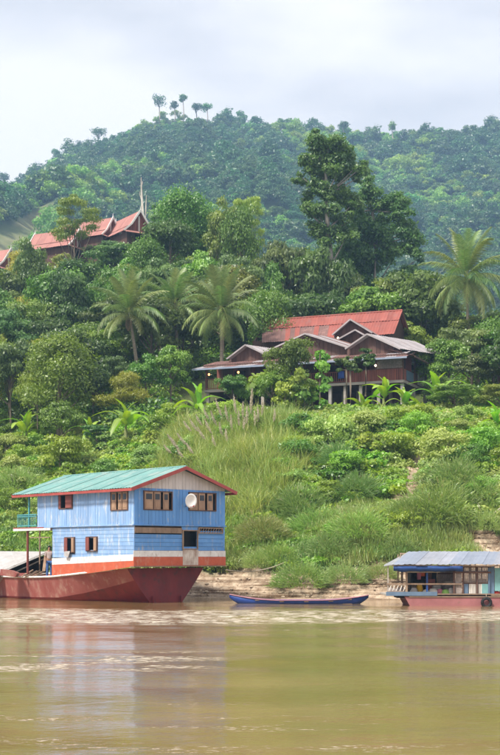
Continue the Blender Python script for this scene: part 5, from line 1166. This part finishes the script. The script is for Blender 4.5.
# small upper gable and the big red roof behind, in the same frame
gable(334, 335.5, 352, 320.6, 374, 333.5, 6.5, 4.0, ['rust_tin', 'pale_tin'], seed=31, wz=1.6)
gable(337, 341.5, 357, 331, 372, 339, 5.2, 1.6, ['red_tin', 'rust_tin'], seed=33, wz=1.0, n=3)
ra, rb = HL(262.5, 318, 14.0), HL(402.5, 314.5, 14.0); rc, rd = HL(394, 335, 9.5), HL(262, 341.5, 9.5)
zr_, ze_ = (ra.z+rb.z)/2, (rc.z+rd.z)/2
ra.z = rb.z = zr_; rc.z = rd.z = ze_
rm, rn = ra.lerp(rd, .42), rb.lerp(rc, .42); up_ = Vector((0, 0, .05))
nsh = 22
corrugated('roof_sheet', ra+up_, rb+up_, rn+up_, rm+up_, nsh, ['red_tin'], sh, seed=41)
xm = ra.x+(rb.x-ra.x)*.62; f_ = .50; rmf, rdf = rm.lerp(rn, f_), rd.lerp(rc, f_)
corrugated('roof_sheet', rm, rmf, rdf, rd, 14, ['rust_tin', 'rust_tin', 'rust_tin', 'red_tin'], sh, seed=42); corrugated('roof_sheet', rmf, rn, rc, rdf, 8, ['red_tin'], sh, seed=43)
rh, rg = Vector((ra.x, 18.5, ze_)), Vector((rb.x, 18.5, ze_)); corrugated('roof_sheet', rb, ra, rh, rg, 12, ['red_tin'], sh, seed=44)
MB().tube([ra+Vector((0, 0, .08)), rb+Vector((0, 0, .08))], .10, 6).build('ridge_cap', M['red_tin'], sh)
for i in range(24): x = ra.x+.4+i*(rb.x-ra.x-.8)/24; hbx(x, x+(rb.x-ra.x-.8)/24-.02, 10.4, 10.45, Z0, ze_+.35, 'wall_plank', 'brown_board')
for sx in (ra.x+.4, rb.x-.5): MB().add([(sx, 10.4, Z0), (sx, 18, Z0), (sx, 18, ze_), (sx, 14, zr_-.15), (sx, 10.4, ze_+.2), (sx+.1, 10.4, Z0), (sx+.1, 18, Z0), (sx+.1, 18, ze_), (sx+.1, 14, zr_-.15), (sx+.1, 10.4, ze_+.2)], [(0, 1, 2, 3, 4), (9, 8, 7, 6, 5), (0, 5, 6, 1), (1, 6, 7, 2), (2, 7, 8, 3), (3, 8, 9, 4), (4, 9, 5, 0)]).build('end_wall', M['brown_board'], sh)
# lamps
def lampball(px, py, yl, m_, label):
    p = HL(px, py, yl); w_ = Vector((hx+ca*p.x-sa*p.y, hy+sa*p.x+ca*p.y, p.z)); e = empty('hanging_lamp', w_, label=label, cat='lamp'); mb = MB(); vs = []
    for i in range(5):
        for k in range(8): t = i*math.pi/4; vs.append((.10*math.sin(t)*math.cos(k*math.pi/4), .10*math.sin(t)*math.sin(k*math.pi/4), .11*math.cos(t)))
    mb.add(vs, [(i*8+k, i*8+8+k, i*8+8+(k+1) % 8, i*8+(k+1) % 8) for i in range(4) for k in range(8)], True); mb.build('globe', M[m_], e); MB().tube([(0, 0, .12), (0, 0, .5)], .012, 4).build('cord', M['dark_inside'], e)
lampball(209, 374.5, -.1, 'lamp_warm', 'warm lamp at the left end of the long veranda'); lampball(238.3, 372.3, -.1, 'lamp_warm', 'warm lamp above the middle of the left veranda'); lampball(326.5, 366, -.1, 'lamp_warm', 'warm lamp left of the blue cloth'); lampball(375.5, 365.5, -.25, 'lamp_white', 'white lamp beside the woven screen'); lampball(268.3, 370, -.1, 'lamp_white', 'white lamp half hidden by the leafy tree'); lampball(338, 338, 4.9, 'lamp_white', 'white lamp up under the small upper gable')
p = HL(341.5, 382.5, -.05); w_ = Vector((hx+ca*p.x-sa*p.y, hy+sa*p.x+ca*p.y, Z0+.25))
mb = MB(); vs = []
for j in range(4):
    for i in range(6): vs.append((.55*(i/5-.5), -.06+.03*math.sin(i*2+j), .75-.62*j/3))
mb.add(vs, [(6*j+i, 6*j+i+1, 6*j+7+i, 6*j+6+i) for j in range(3) for i in range(5)], True); o = mb.build('hanging_cloth', M['bed_blue'], None, label='blue cloth hung over the veranda rail', cat='cloth'); o.location = w_; o.rotation_euler.z = HA; o.modifiers.new('thick', 'SOLIDIFY').thickness = .02

# a small lilac walled hut behind the trees, and the corner of a roof on the far right
p = hit(146, 386, 112); p = Vector(W(147, 386, 121)); e = empty('small_hut', p, R(10), label='small pale lilac hut glimpsed behind the palm trunk', cat='hut')
MB().box(-.9, .9, 0, 2.2, -2.5, 1.3).build('wall', M['lilac'], e); MB().slab([(-1.1, -.3, 1.3), (1.1, -.3, 1.3), (1.1, 2.4, 1.9), (-1.1, 2.4, 1.9)], .06).build('roof', M['metal_grey'], e); MB().box(-.3, .3, -.05, -.003, -.6, .6).build('window', M['glass_dark'], e)
e = empty('roadside_house', W(512, 384, 108), R(-12), label='corner of a low red edged roof at the right edge', cat='house')
MB().slab([(-1.9, -.4, 2.7), (3, -.4, 2.7), (3, 2.4, 3.6), (-1.6, 2.4, 3.6)], .08).build('roof', M['pale_tin'], e); MB().box(-1.95, 3, -.46, -.41, 2.55, 2.75).build('fascia', M['red_trim'], e); MB().box(-1.2, 3, .2, 2.2, -1.5, 2.7).build('wall', M['brown_board'], e); MB().box(-.4, .6, .14, .195, .9, 1.9).build('window', M['glass_dark'], e)

# ------------------------------------------------------------------ temple style houses on the hill top
def steep_roof(e, a, b, half, rise, m_='terracotta', n=6, finial=True, skirt=True, front=True, depth_dir=None):
    """ridge a-b; two steep planes falling by rise over half, with white bargeboards and finials"""
    a, b = Vector(a), Vector(b); d = (b-a).normalized(); s = Vector((d.y, -d.x, 0)).normalized()
    for sg in (1, -1):
        o_ = s*half*sg; dn = Vector((0, 0, -rise)); m1 = .62
        corrugated('roof_sheet', a, b, b+o_*m1+dn*m1*1.08, a+o_*m1+dn*m1*1.08, n, m_, e, pitch=.3, amp=.03, seed=sg+3)
        corrugated('roof_sheet', a+o_*m1*.97+dn*m1*1.11, b+o_*m1*.97+dn*m1*1.11, b+o_*1.12+dn, a+o_*1.12+dn, n, m_, e, pitch=.3, amp=.03, seed=sg+5)
        for q in (a-d*.06, b+d*.06):
            MB().bar(q+Vector((0, 0, .05)), q+o_*m1+dn*m1*1.08, .10, .26).build('bargeboard', M['cream'], e); MB().bar(q+o_*m1+dn*m1*1.08, q+o_*1.12+dn, .10, .22).build('bargeboard', M['cream'], e)
    if finial:
        for q in (a, b): MB().tube([q, q+Vector((0, 0, .3)), q+Vector((0, 0, .6))], [.09, .05, .02], 5).build('finial', M['cream'], e)
def hill_house(pxa, pya, Y, ang, half, rise, length, label, wallh=2.2):
    o_ = W(pxa, pya, Y); e = empty('temple_roof_house', (o_.x, o_.y, o_.z-rise-wallh), ang, label=label, cat='house', group='terracotta roofed houses on the hill top'); z = rise+wallh
    steep_roof(e, (0, 0, z), (0, length, z), half, rise)
    # the recessed gable of upright dark boards, with white struts
    nn = 12
    for i in range(nn):
        x = -half*.9+i*half*1.8/nn; q = x+half*1.8/nn; t = lambda v: z-.25-abs(v)/half*rise*1.0
        MB().add([(x+.02, .5, wallh), (q-.02, .5, wallh), (q-.02, .58, wallh), (x+.02, .58, wallh), (x+.02, .5, max(wallh+.05, t(x))), (q-.02, .5, max(wallh+.05, t(q))), (q-.02, .58, max(wallh+.05, t(q))), (x+.02, .58, max(wallh+.05, t(x)))], [(0,3,2,1),(4,5,6,7),(0,1,5,4),(1,2,6,5),(2,3,7,6),(3,0,4,7)]).build('gable_plank', M['red_board'], e)
    MB().box(-.10, .10, .38, .497, wallh+.1, z-.7).build('king_post', M['cream'], e)
    MB().slab([(-half*1.15, -1.0, wallh-.35), (half*1.15, -1.0, wallh-.35), (half*1.0, .45, wallh+.3), (-half*1.0, .45, wallh+.3)], .08).build('skirt_roof', M['terracotta'], e)
    MB().box(-half*.85, half*.85, .3, length-.2, -3.5, wallh).build('wall', M['brown_board'], e); MB().box(-half*.3, half*.3, .24, .297, .2, 1.9).build('window', M['glass_dark'], e); MB().box(half*.851, half*.86, 2, 3.2, .3, 1.6).build('window', M['glass_dark'], e)
    return e
hill_house(140.5, 210.5, 182, R(33), 2.35, 3.1, 7.5, 'temple style house with a white edged steep gable, nearest the dead tree')
hill_house(113, 217.5, 187, R(60), 2.4, 3.0, 9, 'second temple style roof stepping down left of the main gable')
hill_house(80, 228, 187, R(62), 2.5, 3.0, 8, 'lower terracotta roof showing behind the feathery tree')
hill_house(11, 249, 184, R(60), 2.6, 3.0, 12, 'terracotta roof at the left edge of the hill top')
# ------------------------------------------------------------------ palms, frond by frond
def frond_mesh(seed, L_=3.9, droop=1.0, hang=.55):
    r = np.random.default_rng(seed); V = []; Fq = []; T = []; n = 52; mid = []
    for i in range(25):
        q = i/24; mid.append(np.array([L_*(q-.10*droop*q**3), 0, L_*(.16*math.sin(q*math.pi*.55)-.42*droop*q**2.4)]))
    mid = np.array(mid)
    def at(q): k = q*24; i = min(23, int(k)); return mid[i]+(mid[i+1]-mid[i])*(k-i)
    for i in range(24):                    # the rib
        w = .035*(1-i/26); b = len(V); V += [mid[i]+[0, w, 0], mid[i]-[0, w, 0], mid[i+1]-[0, w, 0], mid[i+1]+[0, w, 0]]; Fq.append((b, b+1, b+2, b+3)); T += [.95]*4
    tf = r.uniform(.1, .6)
    for i in range(n):
        q = .13+.86*i/n; p = at(q); l = .80*math.sin(math.pi*min(1, (q*.88+.10)))**.6*r.uniform(.8, 1.1)
        for sg in (-1, 1):
            fw = .55+.3*q; d = np.array([fw*.75, sg*1.0, .12]); d /= np.linalg.norm(d); b = len(V); t = np.clip(tf+r.uniform(-.2, .3), 0, .97); hh = hang*r.uniform(.7, 1.4)
            for j in range(4):
                s = j/3; c = p+d*l*s*(1-.18*s*hh)-np.array([0, 0, 1])*l*hh*s**1.7; w = .036*(1-s*.85); e = np.array([.9, -sg*.3, .1])*w; V += [c-e, c+e]; T += [t, t]
            Fq += [(b+2*j, b+2*j+1, b+2*j+3, b+2*j+2) for j in range(3)]
    me = npmesh('frond', np.array(V), np.array(Fq), False, T); me.materials.append(M['palm_green']); return me
FR = [frond_mesh(1, 3.8, .35, .35), frond_mesh(2, 4.1, .8, .6), frond_mesh(3, 3.9, 1.25, .9), frond_mesh(4, 4.0, 1.0, .8)]
def palm(px, py, Y, span, base_px, label, seed, nf=34):
    """crown heart at a pixel, at depth Y; the trunk leans to its foot below base_px"""
    r = random.Random(seed); c = W(px, py, Y); bx_ = (base_px-250)*Y/F; g = gz(bx_, Y); e = empty('coconut_palm', (bx_, Y, g), label=label, cat='palm'); c = c-Vector((bx_, Y, g)); s = span*Y/F/7.0
    mb = MB(); pts = [Vector((c.x*(q**1.4), c.y*q, -.6+(c.z+.6)*q)) for q in [i/14 for i in range(15)]]; mb.tube(pts, [.24*(1-.045*i)+.012*(i % 2) for i in range(15)], 8); mb.build('trunk', M['palm_bark'], e)
    for i in range(nf):
        q = (i+.5)/nf; el = 82-(106+seed*7)*q**(.78+.05*seed)+r.uniform(-7, 7); k = 0 if el > 48 else (1 if el > 14 else (2 if el > -15 else 3))
        o = link('frond', FR[k], None, e); o.location = c+Vector((0, 0, .1-.25*q)); o.rotation_euler = Euler((r.uniform(-.25, .25), -R(el), i*2.39996+r.uniform(-.25, .25)), 'XYZ'); z = s*1.08*r.uniform(.88, 1.12)*(.85 if el < -15 else 1); o.scale = (z, z, z)
    for i in range(6):
        a = i*1.05; p = c+Vector((.32*math.cos(a), .32*math.sin(a), -.35-.1*(i % 2))); cm = MB(); vs = []
        for u in range(5):
            for k in range(7): t = u*math.pi/4; vs.append(p+Vector((.14*math.sin(t)*math.cos(k*.8976), .14*math.sin(t)*math.sin(k*.8976), .17*math.cos(t))))
        cm.add(vs, [(u*7+k, u*7+7+k, u*7+7+(k+1) % 7, u*7+(k+1) % 7) for u in range(4) for k in range(7)], True).build('coconut', M['nut'], e)
    for i in range(3):                    # dead fronds hanging against the trunk
        o = link('dead_frond', DF, None, e); o.location = c+Vector((0, 0, -.2)); o.rotation_euler = (0, R(58+r.uniform(0, 20)), i*1.3); o.scale = (s*.42,)*3
    return e
mat('nut', (.30, .24, .08), (.16, .15, .05), 4, .6)
leafmat('frond_dead', (.26, .19, .09), (.38, .29, .15), trans=.15); DF = FR[2].copy(); DF.materials.clear(); DF.materials.append(M['frond_dead'])
palm(129, 312, 119, 76, 141, 'coconut palm leftmost of the three beside the stilt house', 1); palm(175, 303, 126, 66, 178, 'coconut palm in the middle of the left three, set furthest back', 2)
palm(221, 311, 121, 78, 222, 'coconut palm rising just left of the red roof', 3, 38); palm(466, 277, 124, 88, 470, 'big coconut palm on the right against the mountain', 4, 40)

# ------------------------------------------------------------------ banana plants, leaf by leaf
def banana_leaf(seed, L_=2.1, W_=.52, arch=1.0):
    r = np.random.default_rng(seed); V = []; T = []; Fq = []; n = 14
    for i in range(n+1):
        q = i/n; w = W_*.5*(math.sin(math.pi*(.06+.92*q**.85)))**.6 if 0 < i < n else .02
        if q < .14: w = .03
        x = L_*(q-.16*arch*q**3); z = L_*(.10*q-.50*arch*q**2.6+.12*math.sin(q*3)); tear = 1 if i % 2 or i < 3 else r.uniform(.72, .97)
        for y, dz in ((-w*tear, -.10*w+.03), (-w*.5, .10*w), (0, -.02), (w*.5, .10*w), (w*tear, -.10*w+.03)): V.append((x, y, z+dz)); T.append(.95 if y == 0 else r.uniform(.1, .7))
    Fq = [(5*i+k, 5*i+k+1, 5*i+6+k, 5*i+5+k) for i in range(n) for k in range(4)]
    me = npmesh('leaf', V, Fq, True, T); me.materials.append(M['banana_green']); return me
BL = [banana_leaf(1, 2.0, .50, .5), banana_leaf(2, 2.2, .55, 1.0), banana_leaf(3, 2.1, .5, 1.5)]
def banana(px, py, size, label, seed, n=8, Y=None, lean=0):
    r = random.Random(seed); p = hit(px, py) if Y is None else W(px, py, Y); s = size*p.y/F/3.4; e = empty('banana_plant', p, r.uniform(0, 6.28), label=label, cat='banana plant'); h = 1.25
    MB().tube([(0, 0, -.4), (0, 0, h*.6), (.03, 0, h)], [.14, .11, .07], 8).build('stem', M['banana_stem'], e)
    for i in range(n):
        q = (i+.5)/n; el = 84-75*q+r.uniform(-8, 8); o = link('leaf', BL[0 if el > 55 else (1 if el > 25 else 2)], None, e); o.location = (0, 0, h*.92); o.rotation_euler = Euler((r.uniform(-.3, .3), -R(el), i*2.4+r.uniform(-.3, .3)), 'XYZ'); k = r.uniform(.82, 1.1); o.scale = (k, k, k)
    e.scale = (s, s, s)
mat('banana_stem', (.22, .27, .08), (.14, .15, .05), 4, .7)
for i, (px, py, sz, Y, lb) in enumerate([(197, 428, 50, None, 'bright yellow green banana plant above the reed plumes'), (90, 452, 40, None, 'banana plant with upright leaves beside the low pale shrub'), (126, 447, 56, None, 'large banana plant below the leftmost palm trunk'), (26, 452, 50, None, 'banana plant with drooping leaves near the left edge'),
      (384, 418, 54, 103, 'banana plant in front of the right stilts'), (404, 420, 44, 102, 'smaller banana plant beneath the house corner'), (437, 420, 60, 103, 'banana plant with long arching leaves right of the house'), (362, 424, 40, 102, 'banana plant in front of the middle stilts'),
      (497, 440, 44, None, 'bright banana leaves at the right edge of the bank'), (312, 415, 36, 103, 'young banana plant beside the broad leaved climber'), (70, 440, 34, None, 'small banana plant behind the domed shrub'), (420, 428, 34, 101, 'low banana plant right of the two in front of the house')]):
    banana(px, py, sz, lb, 40+i, 9 if sz > 48 else 7, Y)

# papaya trees before the veranda: thin pole, umbrella of lobed leaves on stalks
def papaya(px, pyt, pyb, Y, w, label, seed):
    r = np.random.default_rng(seed); b_ = W(px, pyb, Y); h = (pyb-pyt)*Y/F; rr_ = w*Y/F/2; C = np.stack([r.normal(0, rr_*.45, 12), r.normal(0, rr_*.45, 12), h-rr_*.45+r.normal(0, rr_*.22, 12)], 1); Rr = r.uniform(.22, .4, 12)*rr_
    cm, _, _ = crown_mesh('crown', 'leaf_dark', 1, 1, 0, 0, 1500, .26, seed, centers=(C, Rr), flat=.35, droop=.5, asp=.8); e = empty('papaya_tree', b_, label=label, cat='papaya tree'); mb = MB(); mb.tube([(0, 0, -1), (.05, 0, h*.5), (0, 0, h-rr_*.7)], [.09, .08, .06], 6)
    for c in C: mb.tube([(0, 0, h-rr_*.8), c], [.02, .012], 4)
    mb.build('trunk', M['bark'], e); link('crown', cm, None, e)
papaya(365.5, 351, 384, 104.5, 26, 'papaya tree with a flat dark crown before the woven screen', 1); papaya(350, 362, 412, 104, 20, 'tall thin papaya trunk before the veranda', 2); papaya(346, 358, 395, 104.8, 16, 'small papaya crown beside the blue cloth', 3)
papaya(96, 425, 450, 104, 24, 'papaya sapling between the banana clumps', 4); papaya(232, 378, 402, 106, 26, 'low spreading sapling before the left veranda lamps', 5)
# climbers with big leaves on poles
for i, (px, py, lb) in enumerate([(320, 412, 'tall vine column before the veranda lamp'), (296, 420, 'vine column left of the first concrete stilt'), (285, 418, 'broad leaved bush beside the leafy house tree')]):
    Y = 101.5; p = W(px, py, Y); r = np.random.default_rng(60+i); h = (2.6, 3.6, 2.6)[i] if i else 4.6; C = np.stack([r.normal(0, .3, 14), r.normal(0, .3, 14), np.linspace(0, h, 14)], 1); cm, _, _ = crown_mesh('foliage', 'leaf_bright', 1, 1, 0, 0, 900, .30, 60+i, centers=(C, r.uniform(.3, .55, 14)), asp=.85, droop=.9)
    e = empty('climbing_vine', p, label=lb, cat='vine'); link('foliage', cm, None, e); MB().tube([(0, 0, -.5), (0, 0, h)], .05, 5).build('stem', M['bark'], e)

# ------------------------------------------------------------------ reeds with pink plumes
def plume_mesh(seed):
    r = np.random.default_rng(seed); n = 260; q = r.random(n); a = r.uniform(0, 6.28, n); rad = .085*np.sin(np.pi*np.clip(q*.9+.08, 0, 1))*r.uniform(.3, 1.2, n)
    P = np.stack([rad*np.cos(a)-.0, rad*np.sin(a), q*.85], 1); P[:, 0] += .16*q**2; V, Fq, t = leaves(P, np.stack([np.cos(a), np.sin(a), np.full(n, .4)], 1), .10, .26, -1.2, None, r); me = npmesh('plume', V, Fq, False, t); me.materials.append(M['plume']); return me
PL = [plume_mesh(1), plume_mesh(2)]; random.seed(9)
def reed(px, py, ln, lean, yr):
    """plume heart at a pixel; the cane runs down to the slope"""
    g = hit(px+lean*.9, py+30); Y = g.y; t = W(px, py, Y-.2); e = empty('plumed_reed', g, label='pale plumed reed '+('leaning left over the houseboat ridge' if px < 200 else ('in the thick of the reed bed' if px < 235 else 'standing nearly upright under the veranda')), cat='reed', group='pink plumed reeds above the houseboat'); a = t-g
    m_ = Vector((a.x*.25, a.y*.5, a.z*.6)); pts = [Vector((0, 0, -.1)), m_*.5+Vector((0, 0, .1)), m_, m_.lerp(a, .6)+Vector((0, 0, .04)), a]; MB().tube(pts, [.018, .016, .014, .010, .007], 4).build('cane', M['reed_cane'], e)
    d = (a-m_).normalized(); o = link('plume', PL[int(px) % 2], None, e); o.location = a-d*.1; o.rotation_euler = d.to_track_quat('Z', 'X').to_euler(); o.scale = (1.25, 1.25, ln*1.2)
    for k in range(3):
        q = .25+.2*k; b = a*q; s = random.choice((-1, 1)); MB().add([b, b+Vector((s*.35, -.05, .28)), b+Vector((s*.75, -.08, .12)), b+Vector((s*.36, -.05, .22))], [(0, 1, 2, 3)]).build('leaf', M['reed_green'], e)
mat('reed_cane', (.42, .42, .16), (.30, .30, .10), 4, .7)
for px, py, ln, lean in [(178, 448, 1.0, 30), (186, 444, 1.2, 28), (192, 452, .9, 24), (197, 430, 1.2, 22), (204, 438, 1.1, 20), (211, 432, 1.3, 16), (216, 424, 1.3, 14), (208, 418, 1.0, 18), (222, 434, 1.1, 10), (221, 414, 1.5, 12), (228, 420, 1.4, 8), (232, 428, 1.2, 6), (190, 430, 1.0, 26), (174, 442, .9, 34), (243, 416, 1.3, 3), (247, 422, 1.4, 0), (251, 412, 1.5, 0), (255, 424, 1.2, -2), (262, 414, 1.3, -4), (252, 400, 1.1, 0), (236, 412, 1.4, 6), (244, 428, 1.0, 2), (274, 420, 1.0, -6), (201, 424, 1.0, 20), (215, 445, .9, 14), (182, 456, .8, 26), (170, 452, .8, 36), (239, 424, 1.2, 4), (258, 420, 1.2, -2), (227, 440, 1.0, 8)]:
    reed(px, py, ln*.85, lean*.8, 0)

# trees that would share a label are told apart by their order from the left
same = {}
for o in list(COL.objects):
    if o.parent is None and o.get('label') and o.name.startswith(('forest_tree', 'bamboo_clump', 'shrub', 'plumed_reed')): same.setdefault(o['label'], []).append(o)
ORD = ['leftmost', 'second', 'third', 'fourth', 'fifth', 'sixth', 'seventh', 'eighth', 'ninth', 'tenth', 'eleventh', 'twelfth', 'thirteenth', 'fourteenth', 'fifteenth', 'sixteenth', 'seventeenth', 'eighteenth', 'nineteenth', 'twentieth', 'twenty-first', 'twenty-second', 'twenty-third', 'twenty-fourth', 'twenty-fifth']
for lab, os_ in same.items():
    if len(os_) > 1:
        os_.sort(key=lambda o: o.location.x/o.location.y)
        for i, o in enumerate(os_): o['label'] = (f'{lab}, leftmost such' if i == 0 else (f'{lab}, rightmost such' if i == len(os_)-1 else f'{lab}, {ORD[min(i, 24)]} from left'))

# ------------------------------------------------------------------ the air
m = bpy.data.materials.new('haze'); m.use_nodes = True; t = m.node_tree; t.nodes.clear(); vo = N(t, 'ShaderNodeVolumePrincipled'); mo = N(t, 'ShaderNodeOutputMaterial')
vo.inputs['Color'].default_value = (.40, .66, 1.0, 1); vo.inputs['Density'].default_value = .00034; vo.inputs['Anisotropy'].default_value = .0; t.links.new(vo.outputs[0], mo.inputs['Volume'])
MB().box(-1500, 1500, -40, 1480, -5, 460).build('haze', m, None, kind='stuff')
